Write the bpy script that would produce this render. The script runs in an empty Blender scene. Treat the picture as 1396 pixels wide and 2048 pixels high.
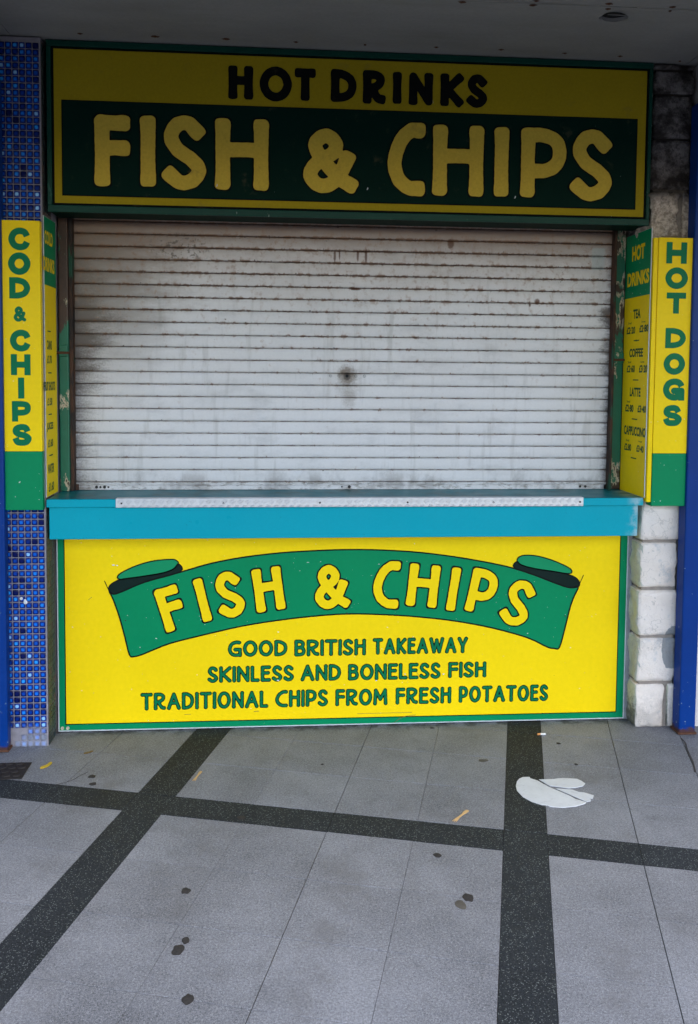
import bpy, bmesh, math, random
import numpy as np
from mathutils import Vector, Matrix
from mathutils.geometry import tessellate_polygon

random.seed(7)
SC = bpy.context.scene
COL = SC.collection

# ------------------------------------------------------------------ camera
cam = bpy.data.cameras.new('camera')
cam.sensor_fit = 'HORIZONTAL'
cam.sensor_width = 36.0
cam.lens = 36.0 * 1715.63 / 1396.0
cam.shift_y = -(1024.0 - 847.95) / 1396.0
cam.clip_start = 0.05
cam.clip_end = 2000.0
camo = bpy.data.objects.new('camera', cam)
COL.objects.link(camo)
camo.matrix_world = Matrix(((0.99681086, -0.004336, -0.07968261, 0.0),
                            (-0.07928789, 0.05918124, -0.99509347, -3.3311),
                            (0.00903044, 0.99823784, 0.05864871, 1.4),
                            (0, 0, 0, 1)))
SC.camera = camo

# ------------------------------------------------------------------ sky, sun, exposure
SUN_EL, SUN_AZ = math.radians(44), math.radians(158)     # hazy sun out over the sea, in front of the kiosk
world = bpy.data.worlds.new('World')
SC.world = world
world.use_nodes = True
wn = world.node_tree
bg = wn.nodes['Background']
sky = wn.nodes.new('ShaderNodeTexSky')
sky.sky_type = 'NISHITA'
sky.sun_disc = False
sky.sun_elevation = SUN_EL
sky.sun_rotation = SUN_AZ
sky.air_density = 1.0
sky.dust_density = 1.0
sky.ozone_density = 2.5
wn.links.new(sky.outputs[0], bg.inputs[0])
bg.inputs[1].default_value = 0.13
sun = bpy.data.lights.new('sun', 'SUN')
sun.energy = 0.6
sun.angle = math.radians(18)
sun.color = (1.0, 0.94, 0.86)
suno = bpy.data.objects.new('sun', sun)
COL.objects.link(suno)
sd = Vector((math.sin(SUN_AZ) * math.cos(SUN_EL), math.cos(SUN_AZ) * math.cos(SUN_EL), math.sin(SUN_EL)))
suno.rotation_euler = sd.to_track_quat('Z', 'Y').to_euler()
suno.location = (2, -10, 8)
SC.view_settings.view_transform = 'Standard'
SC.view_settings.look = 'None'
SC.view_settings.exposure = 2.0
SC.view_settings.gamma = 1.0
SC.view_settings.use_curve_mapping = False

# measured lettering: (character, centre x, centre z, width, height[, turn])
D = {
 'FASCIA_BIG': [['F', -0.6137, 2.2008, 0.1279, 0.2562], ['I', -0.4868, 2.2045, 0.0576, 0.257], ['S', -0.355, 2.2021, 0.1594, 0.2669], ['H', -0.1455, 2.2027, 0.1941, 0.2611], ['&', 0.1813, 2.1893, 0.2047, 0.2359], ['C', 0.4662, 2.2029, 0.1434, 0.2669], ['H', 0.6625, 2.2029, 0.1924, 0.2645], ['I', 0.8281, 2.203, 0.0576, 0.2601], ['P', 0.9911, 2.2029, 0.1762, 0.2592], ['S', 1.1781, 2.1997, 0.1622, 0.2661]],
 'FASCIA_SMALL': [['H', -0.1505, 2.4624, 0.0893, 0.1221], ['O', -0.0226, 2.4615, 0.1192, 0.1261], ['T', 0.0859, 2.4626, 0.0793, 0.1174], ['D', 0.2288, 2.464, 0.0956, 0.1178], ['R', 0.3429, 2.4625, 0.0859, 0.1218], ['I', 0.428, 2.4632, 0.0319, 0.1175], ['N', 0.5173, 2.4622, 0.0904, 0.1205], ['K', 0.6345, 2.4626, 0.0871, 0.1209], ['S', 0.7304, 2.4618, 0.078, 0.1221]],
 'BANNER': [['F', -0.4189, 0.4823, 0.0997, 0.1834, 17], ['I', -0.2996, 0.5143, 0.0386, 0.1837, 14], ['S', -0.1943, 0.5348, 0.1123, 0.19, 11], ['H', -0.0438, 0.5539, 0.1209, 0.1826, 8], ['&', 0.2053, 0.5621, 0.146, 0.1836, 2], ['C', 0.4214, 0.5677, 0.1136, 0.1965, -3], ['H', 0.5684, 0.5621, 0.1305, 0.1811, -6], ['I', 0.6904, 0.5467, 0.0404, 0.1858, -8.5], ['P', 0.8081, 0.5353, 0.1198, 0.1864, -12], ['S', 0.9537, 0.4868, 0.1228, 0.1955, -19]],
 'WORDS': [['GOOD', -0.085, 0.319, 0.2306, 0.063], ['BRITISH', 0.2003, 0.3177, 0.2813, 0.0644], ['TAKEAWAY', 0.5608, 0.3193, 0.3808, 0.0639], ['SKINLESS', -0.1116, 0.2174, 0.3353, 0.0631], ['AND', 0.1639, 0.2176, 0.1575, 0.0646], ['BONELESS', 0.4576, 0.2166, 0.3696, 0.064], ['FISH', 0.7517, 0.2181, 0.1527, 0.0624], ['TRADITIONAL', -0.2918, 0.1148, 0.4923, 0.0671], ['CHIPS', 0.0884, 0.1152, 0.2066, 0.0667], ['FROM', 0.3265, 0.1146, 0.206, 0.0661], ['FRESH', 0.5758, 0.1159, 0.2226, 0.0654], ['POTATOES', 0.9023, 0.1171, 0.3646, 0.0659]],
 'RIBBON': [[-0.6569, 0.5557], [-0.6401, 0.5415], [-0.6026, 0.553], [-0.5207, 0.5872], [-0.3837, 0.6252], [-0.2667, 0.6586], [-0.1422, 0.6815], [-0.0031, 0.6974], [0.137, 0.7055], [0.2751, 0.7088], [0.4091, 0.7056], [0.552, 0.6952], [0.6962, 0.6761], [0.8415, 0.6497], [0.9367, 0.6271], [1.0252, 0.5972], [1.1217, 0.5598], [1.1663, 0.5468], [1.1995, 0.5509], [1.1834, 0.5115], [1.1682, 0.4678], [1.1482, 0.3799], [1.1278, 0.303], [1.1057, 0.2997], [1.0759, 0.3061], [0.994, 0.3456], [0.8465, 0.3881], [0.7004, 0.4171], [0.5557, 0.4358], [0.4121, 0.4472], [0.2695, 0.452], [0.1387, 0.4452], [-0.0019, 0.4307], [-0.1417, 0.4099], [-0.2806, 0.3799], [-0.4188, 0.3466], [-0.4877, 0.3208], [-0.5358, 0.301], [-0.5632, 0.2951], [-0.5803, 0.3018], [-0.597, 0.3707], [-0.6169, 0.4485], [-0.6402, 0.5191]],
 'SPIKES': [[[-0.6569, 0.5557], [-0.6736, 0.5944]], [[1.1995, 0.5509], [1.2205, 0.5989]]],
 'FOLDS': [[[-0.6569, 0.5578], [-0.6534, 0.5753], [-0.633, 0.5905], [-0.6023, 0.6007], [-0.5206, 0.611], [-0.4522, 0.6223], [-0.4111, 0.6381], [-0.3918, 0.6583], [-0.3851, 0.6266], [-0.5207, 0.5872], [-0.6026, 0.553], [-0.6401, 0.5415]], [[0.9456, 0.656], [0.9351, 0.6307], [1.0252, 0.5972], [1.1217, 0.5598], [1.1663, 0.5468], [1.1995, 0.5509], [1.2034, 0.5698], [1.1837, 0.5905], [1.1464, 0.6033], [1.0983, 0.6132], [1.0246, 0.6248], [0.9656, 0.6413]]],
 'ROLLS': [[[-0.6178, 0.619], [-0.5544, 0.6513], [-0.4862, 0.6703], [-0.4178, 0.676], [-0.3973, 0.6696], [-0.3925, 0.6583], [-0.4111, 0.6381], [-0.4522, 0.623], [-0.5206, 0.6117], [-0.6125, 0.5994]], [[0.9455, 0.6582], [0.9576, 0.6762], [0.994, 0.681], [1.0455, 0.6733], [1.1121, 0.6509], [1.1666, 0.6228], [1.1626, 0.6046], [1.0983, 0.6139], [1.0172, 0.6271], [0.9656, 0.6413]]],
 'COD': [['C', -0.9324, 1.8692, 0.0762, 0.0797], ['O', -0.9335, 1.7819, 0.0786, 0.08], ['D', -0.933, 1.6955, 0.0731, 0.0757], ['&', -0.9336, 1.6028, 0.0439, 0.0546], ['C', -0.9332, 1.5077, 0.0733, 0.0779], ['H', -0.9332, 1.4213, 0.0689, 0.0753], ['I', -0.9326, 1.3372, 0.0226, 0.0755], ['P', -0.9328, 1.2531, 0.0663, 0.074], ['S', -0.932, 1.1679, 0.0681, 0.0789]],
 'DOG': [['H', 1.497, 1.8685, 0.0804, 0.0805], ['O', 1.4998, 1.7733, 0.0887, 0.082], ['T', 1.5009, 1.6792, 0.0762, 0.0793], ['D', 1.503, 1.5463, 0.0808, 0.0766], ['O', 1.5011, 1.448, 0.0848, 0.083], ['G', 1.502, 1.35, 0.0856, 0.0845], ['S', 1.4998, 1.2504, 0.0749, 0.0811]],
 'MENU_R': [['HOT', -0.0213, 1.8866, 0.1203, 0.0602], ['DRINKS', -0.0237, 1.7857, 0.2069, 0.0558], ['TEA', -0.0227, 1.6462, 0.0696, 0.0369], ['Small', 0.0425, 1.6126, 0.0322, 0.0091], ['Large', -0.0871, 1.6114, 0.0358, 0.0087], ['£2·20', 0.0309, 1.5829, 0.0831, 0.0285], ['£2·80', -0.0919, 1.585, 0.0818, 0.0287], ['+', -0.0254, 1.5408, 0.0526, 0.0115], ['COFFEE', -0.0256, 1.4925, 0.1301, 0.0344], ['Small', 0.0364, 1.4564, 0.0321, 0.0091], ['Large', -0.0874, 1.4555, 0.0359, 0.0088], ['£2·60', 0.0217, 1.4291, 0.0797, 0.0297], ['£3·20', -0.0953, 1.4286, 0.0744, 0.03], ['-', -0.0285, 1.3849, 0.0527, 0.0038], ['LATTE', -0.0271, 1.337, 0.1024, 0.0357], ['Small', 0.035, 1.2979, 0.0322, 0.0091], ['£2·80', 0.0251, 1.2709, 0.0801, 0.0298], ['£3·40', -0.0942, 1.272, 0.0776, 0.0288], ['-', -0.0284, 1.2295, 0.0528, 0.0038], ['CAPPUCCINO', -0.0317, 1.1816, 0.2081, 0.037], ['Small', 0.0338, 1.1412, 0.0323, 0.0091], ['Large', -0.088, 1.1444, 0.036, 0.0088], ['£2.80', 0.0303, 1.1133, 0.0676, 0.0286], ['£3·40', -0.0885, 1.116, 0.0661, 0.0277], ['-', -0.0298, 1.0741, 0.0529, 0.0038]],
 'MENU_L': [['COLD', -0.0534, 1.8868, 0.1111, 0.0503], ['DRINKS', -0.0531, 1.7896, 0.1514, 0.0522], ['+', -0.0613, 1.5462, 0.0445, 0.0095], ['CANS', -0.059, 1.4957, 0.0669, 0.0346], ['£1.70', -0.0591, 1.442, 0.0625, 0.0299], ['-', -0.0568, 1.3925, 0.0447, 0.0048], ['FRUIT SHOOTS', -0.0611, 1.3434, 0.1474, 0.0335], ['£1.50', -0.0613, 1.2853, 0.067, 0.0287], ['-', -0.0589, 1.2384, 0.0448, 0.0048], ['JUICES', -0.0609, 1.1916, 0.0851, 0.0336], ['£1.60', -0.0567, 1.131, 0.0674, 0.0301], ['+', -0.0519, 1.0852, 0.0496, 0.0084], ['WATER', -0.054, 1.0357, 0.0857, 0.035], ['£1.60', -0.0524, 0.9668, 0.0723, 0.0339]],
 'STICKER': [[[0.8474, -0.4775], [0.8712, -0.4778], [0.871, -0.4877], [0.8919, -0.5063], [0.9124, -0.5473], [0.9296, -0.5705], [0.9658, -0.6162], [0.9787, -0.6409], [1.0069, -0.6625], [0.9999, -0.6709], [0.9627, -0.6865], [0.919, -0.6914], [0.8796, -0.6839], [0.8725, -0.6733], [0.855, -0.6707], [0.8278, -0.6473], [0.8082, -0.6145], [0.8004, -0.5709], [0.8055, -0.5379], [0.8181, -0.5075], [0.8318, -0.4882]], [[0.8986, -0.498], [0.9502, -0.4983], [0.9686, -0.4936], [0.9911, -0.4932], [1.0318, -0.5015], [1.0422, -0.5154], [1.0488, -0.5359], [1.0357, -0.5531], [1.0062, -0.5625], [0.9805, -0.5654], [0.9366, -0.5487], [0.9237, -0.5463], [0.9131, -0.5276]], [[0.938, -0.5655], [0.9804, -0.5737], [0.9902, -0.577], [1.0059, -0.5944], [1.0222, -0.5981], [1.0481, -0.6197], [1.0359, -0.6418], [1.0207, -0.6356], [1.0284, -0.644], [1.0242, -0.6553], [1.0106, -0.6596], [0.991, -0.6364], [0.9763, -0.6169]]],
}


# ------------------------------------------------------------------ mesh helpers
class MB:
    """collects shapes into one mesh"""
    def __init__(self):
        self.v, self.f = [], []
    def add(self, vs, fs):
        o = len(self.v)
        self.v += [tuple(p) for p in vs]
        self.f += [tuple(i + o for i in q) for q in fs]
        return self
    def box(self, x0, x1, y0, y1, z0, z1, b=0.0):
        bm = bmesh.new()
        bmesh.ops.create_cube(bm, size=1.0)
        for v in bm.verts:
            v.co = Vector((x0 + (v.co.x + .5) * (x1 - x0), y0 + (v.co.y + .5) * (y1 - y0), z0 + (v.co.z + .5) * (z1 - z0)))
        if b > 0:
            bmesh.ops.bevel(bm, geom=list(bm.edges), offset=b, segments=2, profile=.5, affect='EDGES', clamp_overlap=True)
        bm.verts.index_update()
        self.add([v.co[:] for v in bm.verts], [[v.index for v in f.verts] for f in bm.faces])
        bm.free()
        return self
    def loops(self, loops, tf):
        """flat region bounded by loops of 2D points (holes allowed); tf maps 2D to 3D"""
        pts = [p for l in loops for p in l]
        tris = tessellate_polygon([[Vector((p[0], p[1], 0)) for p in l] for l in loops])
        return self.add([tf(p[0], p[1]) for p in pts], tris)
    def prism(self, pts, d0, d1, tf):
        """a solid: outline pts (2D) between depths d0 and d1; tf(u, v, d) maps to 3D"""
        n = len(pts)
        tris = tessellate_polygon([[Vector((p[0], p[1], 0)) for p in pts]])
        vs = [tf(p[0], p[1], d0) for p in pts] + [tf(p[0], p[1], d1) for p in pts]
        fs = [tuple(t) for t in tris] + [tuple(i + n for i in t) for t in tris]
        fs += [(i, (i + 1) % n, (i + 1) % n + n, i + n) for i in range(n)]
        return self.add(vs, fs)
    def strip(self, pts, w, tf, closed=False):
        """a mitred line of width w along 2D pts"""
        n = len(pts)
        L, R = [], []
        for i, p in enumerate(pts):
            a = pts[(i - 1) % n] if (closed or i > 0) else p
            b = pts[(i + 1) % n] if (closed or i < n - 1) else p
            d1 = Vector((p[0] - a[0], p[1] - a[1])); d2 = Vector((b[0] - p[0], b[1] - p[1]))
            if d1.length < 1e-9: d1 = d2.copy()
            if d2.length < 1e-9: d2 = d1.copy()
            d1.normalize(); d2.normalize()
            t = d1 + d2
            if t.length < 1e-6: t = d1.copy()
            t.normalize()
            nrm = Vector((-t.y, t.x))
            m = min(2.0, 1.0 / max(.3, nrm.dot(Vector((-d1.y, d1.x)))))
            L.append((p[0] + nrm.x * w / 2 * m, p[1] + nrm.y * w / 2 * m)); R.append((p[0] - nrm.x * w / 2 * m, p[1] - nrm.y * w / 2 * m))
        vs = [tf(*p) for p in L] + [tf(*p) for p in R]
        rng = range(n) if closed else range(n - 1)
        return self.add(vs, [(i, (i + 1) % n, (i + 1) % n + n, i + n) for i in rng])
    def cyl(self, c, r, h, axis='y', n=16, r2=None, dome=0.0):
        """a disc or peg from c along axis by h"""
        r2 = r if r2 is None else r2
        def P(a, rr, t):
            u, w = math.cos(a) * rr, math.sin(a) * rr
            if axis == 'y': return (c[0] + u, c[1] + t, c[2] + w)
            if axis == 'z': return (c[0] + u, c[1] + w, c[2] + t)
            return (c[0] + t, c[1] + u, c[2] + w)
        vs = [P(2 * math.pi * i / n, r, 0) for i in range(n)] + [P(2 * math.pi * i / n, r2, h) for i in range(n)]
        vs.append(P(0, 0, 0)); vs.append(P(0, 0, h + dome))
        fs = [(i, (i + 1) % n, (i + 1) % n + n, i + n) for i in range(n)]
        fs += [((i + 1) % n, i, 2 * n) for i in range(n)] + [(i + n, (i + 1) % n + n, 2 * n + 1) for i in range(n)]
        return self.add(vs, fs)
    def mesh(self, name, mat=None, smooth=False):
        m = bpy.data.meshes.new(name)
        m.from_pydata(self.v, [], self.f)
        bm = bmesh.new(); bm.from_mesh(m)
        bmesh.ops.recalc_face_normals(bm, faces=bm.faces)
        bm.to_mesh(m); bm.free()
        if mat: m.materials.append(mat)
        if smooth:
            for p in m.polygons: p.use_smooth = True
        return m

def link(name, data, parent=None, loc=None):
    o = bpy.data.objects.new(name, data)
    COL.objects.link(o)
    if parent: o.parent = parent
    if loc: o.location = loc
    return o
def part(name, mb, mat, parent, label=None, kind=None, smooth=False):
    o = link(name, mb.mesh(name, mat, smooth), parent)
    if label: o['label'] = label
    if kind: o['kind'] = kind
    return o
def tag(o, label, cat, group=None):
    o['label'] = label; o['category'] = cat
    if group: o['group'] = group
    return o
def thing(name, label, cat, group=None):
    return tag(link(name, None), label, cat, group)
def structure(name, mb=None, mat=None):
    o = link(name, mb.mesh(name, mat) if mb else None)
    o['kind'] = 'structure'
    return o
def XZ(y): return lambda u, v: (u, y, v)
def XY(z): return lambda u, v: (u, v, z)
def smooth_pts(pts, n=6, closed=True):
    """Catmull-Rom through pts"""
    out = []; N = len(pts)
    for i in range(N if closed else N - 1):
        g = lambda k: np.array(pts[k % N] if closed else pts[max(0, min(N - 1, k))], float)
        p0, p1, p2, p3 = g(i - 1), g(i), g(i + 1), g(i + 2)
        for k in range(n):
            t = k / n
            out.append(tuple(.5 * (2 * p1 + (p2 - p0) * t + (2 * p0 - 5 * p1 + 4 * p2 - p3) * t * t + (3 * p1 - p0 - 3 * p2 + p3) * t ** 3)))
    if not closed: out.append(tuple(pts[-1]))
    return out

# ------------------------------------------------------------------ material helpers
class X:
    """a socket in a node tree with arithmetic"""
    def __init__(s, nt, sock): s.nt, s.k = nt, sock
    def _m(s, op, a, b=None, clamp=False):
        n = s.nt.nodes.new('ShaderNodeMath'); n.operation = op; n.use_clamp = clamp
        for i, q in enumerate((a, b)):
            if q is None: continue
            if isinstance(q, X): s.nt.links.new(q.k, n.inputs[i])
            else: n.inputs[i].default_value = q
        return X(s.nt, n.outputs[0])
    def __add__(s, o): return s._m('ADD', s, o)
    def __radd__(s, o): return s._m('ADD', o, s)
    def __sub__(s, o): return s._m('SUBTRACT', s, o)
    def __rsub__(s, o): return s._m('SUBTRACT', o, s)
    def __mul__(s, o): return s._m('MULTIPLY', s, o)
    def __rmul__(s, o): return s._m('MULTIPLY', o, s)
    def __truediv__(s, o): return s._m('DIVIDE', s, o)
    def frac(s): return s._m('FRACT', s)
    def floor(s): return s._m('FLOOR', s)
    def abs(s): return s._m('ABSOLUTE', s)
    def mx(s, o): return s._m('MAXIMUM', s, o)
    def mn(s, o): return s._m('MINIMUM', s, o)
    def pw(s, o): return s._m('POWER', s, o)
    def sat(s): return s._m('ADD', s, 0.0, True)
    def ss(s, a, b):
        """smoothstep: 0 at a, 1 at b (a may exceed b)"""
        n = s.nt.nodes.new('ShaderNodeMapRange'); n.interpolation_type = 'SMOOTHSTEP'
        lo, hi, t0, t1 = (a, b, 0., 1.) if a < b else (b, a, 1., 0.)
        s.nt.links.new(s.k, n.inputs['Value'])
        n.inputs['From Min'].default_value = lo; n.inputs['From Max'].default_value = hi
        n.inputs['To Min'].default_value = t0; n.inputs['To Max'].default_value = t1
        return X(s.nt, n.outputs[0])

class Mat:
    def __init__(self, name, rough=.5, spec=.5, metal=0.0):
        self.m = bpy.data.materials.new(name); self.m.use_nodes = True
        self.nt = self.m.node_tree; self.b = self.nt.nodes['Principled BSDF']
        self.b.inputs['Roughness'].default_value = rough
        self.b.inputs['Specular IOR Level'].default_value = spec
        self.b.inputs['Metallic'].default_value = metal
        g = self.nt.nodes.new('ShaderNodeNewGeometry')
        self.pos = g.outputs['Position']; self.nrm = g.outputs['True Normal']
        sp = self.nt.nodes.new('ShaderNodeSeparateXYZ'); self.nt.links.new(self.pos, sp.inputs[0])
        self.x, self.y, self.z = (X(self.nt, sp.outputs[i]) for i in range(3))
    def normal_x(self):
        sp = self.nt.nodes.new('ShaderNodeSeparateXYZ'); self.nt.links.new(self.nrm, sp.inputs[0])
        return X(self.nt, sp.outputs[0])
    def vec(self, sx=1, sy=1, sz=1):
        n = self.nt.nodes.new('ShaderNodeVectorMath'); n.operation = 'MULTIPLY'
        self.nt.links.new(self.pos, n.inputs[0]); n.inputs[1].default_value = (sx, sy, sz)
        return n.outputs[0]
    def noise(self, scale, detail=3, rough=.55, stretch=None, seed=0.0):
        n = self.nt.nodes.new('ShaderNodeTexNoise'); n.noise_dimensions = '4D' if seed else '3D'
        self.nt.links.new(self.vec(*stretch) if stretch else self.pos, n.inputs['Vector'])
        n.inputs['Scale'].default_value = scale; n.inputs['Detail'].default_value = detail; n.inputs['Roughness'].default_value = rough
        if seed: n.inputs['W'].default_value = seed
        return X(self.nt, n.outputs[0])
    def voro(self, scale, feature='F1', out='Distance', rnd=1.0):
        n = self.nt.nodes.new('ShaderNodeTexVoronoi'); n.feature = feature
        self.nt.links.new(self.pos, n.inputs['Vector']); n.inputs['Scale'].default_value = scale; n.inputs['Randomness'].default_value = rnd
        if out == 'Color':
            sp = self.nt.nodes.new('ShaderNodeSeparateColor'); self.nt.links.new(n.outputs['Color'], sp.inputs[0])
            return X(self.nt, sp.outputs[0]), X(self.nt, sp.outputs[1])
        return X(self.nt, n.outputs[out])
    def attr(self, name):
        n = self.nt.nodes.new('ShaderNodeAttribute'); n.attribute_name = name
        return X(self.nt, n.outputs['Fac'])
    def rand(self):
        n = self.nt.nodes.new('ShaderNodeObjectInfo'); return X(self.nt, n.outputs['Random'])
    def col(self, c):
        n = self.nt.nodes.new('ShaderNodeRGB'); n.outputs[0].default_value = (*c, 1); return X(self.nt, n.outputs[0])
    def mix(self, f, a, b, mode='MIX'):
        n = self.nt.nodes.new('ShaderNodeMix'); n.data_type = 'RGBA'; n.blend_type = mode; n.clamp_factor = True
        for i, q in ((0, f), (6, a), (7, b)):
            if isinstance(q, X): self.nt.links.new(q.k, n.inputs[i])
            elif isinstance(q, tuple): n.inputs[i].default_value = (*q, 1)
            else: n.inputs[i].default_value = q
        return X(self.nt, n.outputs[2])
    def ramp(self, f, stops):
        n = self.nt.nodes.new('ShaderNodeValToRGB'); e = n.color_ramp.elements
        while len(e) < len(stops): e.new(.5)
        for q, (p, c) in zip(e, stops): q.position = p; q.color = (*c, 1)
        self.nt.links.new(f.k, n.inputs[0]); return X(self.nt, n.outputs[0])
    def scale(self, c, f):
        """multiply a colour by a scalar socket"""
        n = self.nt.nodes.new('ShaderNodeVectorMath'); n.operation = 'SCALE'
        self.nt.links.new(c.k, n.inputs[0]); self.nt.links.new(f.k, n.inputs['Scale']); return X(self.nt, n.outputs[0])
    def base(self, c):
        if isinstance(c, X): self.nt.links.new(c.k, self.b.inputs['Base Color'])
        else: self.b.inputs['Base Color'].default_value = (*c, 1)
        return self
    def rough(self, r): self.nt.links.new(r.k, self.b.inputs['Roughness']); return self
    def bump(self, h, dist=.002, strength=1.0):
        n = self.nt.nodes.new('ShaderNodeBump'); n.inputs['Distance'].default_value = dist; n.inputs['Strength'].default_value = strength
        self.nt.links.new(h.k, n.inputs['Height']); self.nt.links.new(n.outputs[0], self.b.inputs['Normal']); return self

# ------------------------------------------------------------------ materials
YEL, GRN, BLK = (.93, .635, .004), (.001, .225, .085), (.004, .005, .005)

def vinyl(name, c, rough=.38, fade=.10, specks=True):
    """printed sign sheet: slight fading, small scuffs and grime specks"""
    m = Mat(name, rough, .10)
    n = m.noise(2.2, 4)
    col = m.scale(m.col(c), 1.0 + fade * (n - .5) * 2 + (m.noise(60, 2) - .5) * .12)
    if specks:
        sp = m.noise(95, 2, .5).ss(.735, .77)
        col = m.mix(sp * .8, col, (.75, .74, .66))
        sc = (m.noise(38, 3, .6, (1, 1, 5), 3.1).ss(.70, .76)) * m.noise(3.0, 2, seed=7.7).ss(.5, .62)
        col = m.mix(sc * .55, col, (.10, .075, .03))
    m.base(col); m.rough(rough + (m.noise(9, 3) - .5) * .25)
    return m.m
M = {}
M['yellow'] = vinyl('yellow_vinyl', YEL)
M['green'] = vinyl('green_vinyl', GRN)
M['black'] = vinyl('black_vinyl', BLK, .4, .2, False)
M['yellow_ink'] = vinyl('yellow_ink', YEL, .38, .08, False)
M['green_ink'] = vinyl('green_ink', (.001, .155, .062), .38, .1, False)
M['fold'] = vinyl('dark_green_vinyl', (.005, .016, .013), .4, .3, False)
M['roll'] = vinyl('light_green_vinyl', (.008, .25, .10), .38, .1, False)
# the fascia: older, weathered print, colours also darkened to deepen its shade
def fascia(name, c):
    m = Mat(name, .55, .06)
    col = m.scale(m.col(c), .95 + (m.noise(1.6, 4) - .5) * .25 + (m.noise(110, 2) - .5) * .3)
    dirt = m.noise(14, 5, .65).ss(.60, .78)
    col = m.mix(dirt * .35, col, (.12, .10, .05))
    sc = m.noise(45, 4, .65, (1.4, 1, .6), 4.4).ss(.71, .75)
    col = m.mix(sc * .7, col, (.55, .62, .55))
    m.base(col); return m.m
M['fascia_yellow'] = fascia('weathered_shaded_yellow', (.36, .262, .011))
M['fascia_letter'] = fascia('weathered_shaded_letter', (.62, .43, .055))
M['fascia_green'] = fascia('weathered_shaded_green', (.0006, .017, .0115))
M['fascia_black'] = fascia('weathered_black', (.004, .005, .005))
def frame_green():
    m = Mat('chipped_green_enamel', .4, .2)
    col = m.scale(m.col((.001, .048, .032)), .9 + (m.noise(5, 4) - .5) * .5)
    a = m.noise(26, 5, .7, (1, 1, .45), 2.0).ss(.60, .70) * m.noise(4.5, 3, seed=5.5).ss(.48, .62)
    col = m.mix(a * .65, col, (.10, .33, .25))
    b = m.noise(70, 4, .6, (1, 1, .35), 8.0).ss(.68, .73)
    col = m.mix(b * .7, col, (.45, .6, .52))
    c = m.noise(40, 4, .6, None, 12.0).ss(.66, .74)
    col = m.mix(c * .7, col, (.02, .02, .018))
    m.base(col); m.bump(m.noise(120, 3), .0006, .5); return m.m
M['frame_green'] = frame_green()
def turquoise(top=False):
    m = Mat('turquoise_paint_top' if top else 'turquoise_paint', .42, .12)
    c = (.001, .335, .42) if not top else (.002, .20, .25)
    col = m.scale(m.col(c), .97 + (m.noise(3, 4) - .5) * .16 + (m.noise(140, 2) - .5) * .10)
    w = m.noise(16, 5, .62).ss(.40, .62)
    edge = (m.x.ss(1.33, 1.39) * w).sat()
    col = m.mix(edge * .75, col, (.42, .52, .54))
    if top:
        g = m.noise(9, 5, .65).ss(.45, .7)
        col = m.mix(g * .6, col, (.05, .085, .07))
    sp = m.noise(80, 3).ss(.72, .76)
    col = m.mix(sp * .5, col, (.02, .05, .06))
    m.base(col); m.rough(.34 + (m.noise(12, 3) - .5) * .3); return m.m
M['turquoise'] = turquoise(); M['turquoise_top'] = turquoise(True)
def alu():
    m = Mat('worn_aluminium', .34, .5, .8)
    m.base(m.scale(m.col((.66, .67, .70)), .9 + (m.noise(20, 5, .7, (1, 1, 1)) - .5) * .35)); return m.m
M['alu'] = alu()
def plain(name, c, rough=.6, var=.3, sc=30, metal=0., spec=.5):
    m = Mat(name, rough, spec, metal); m.base(m.scale(m.col(c), 1 + (m.noise(sc, 4) - .5) * 2 * var)); return m.m
M['trim'] = plain('grey_white_edge_trim', (.60, .62, .64), .4, .2, 60)
M['rust'] = plain('rust_brown', (.085, .030, .012), .85, .6, 90)
M['iron'] = plain('dark_stained_iron', (.018, .013, .011), .7, .6, 60)
M['hole'] = plain('black_recess', (.004, .004, .004), .9, .3, 30)
M['wood'] = plain('pale_birch_wood', (.60, .38, .17), .65, .25, 60)
M['peel_yellow'] = plain('yellow_peel', (.55, .36, .02), .6, .3, 90)
M['brown_scrap'] = plain('brown_scrap', (.16, .10, .03), .8, .5, 90)
M['gum'] = plain('trodden_black_gum', (.026, .022, .020), .85, .9, 160)
M['gum_pale'] = plain('trodden_grey_gum', (.085, .075, .06), .85, .4, 120)
M['paper_white'] = plain('cigarette_paper', (.78, .76, .72), .7, .1, 60)
M['filter'] = plain('cigarette_filter', (.62, .26, .07), .7, .2, 200)
M['cap'] = plain('dirty_cream_plastic', (.55, .50, .36), .5, .35, 200)

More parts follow.
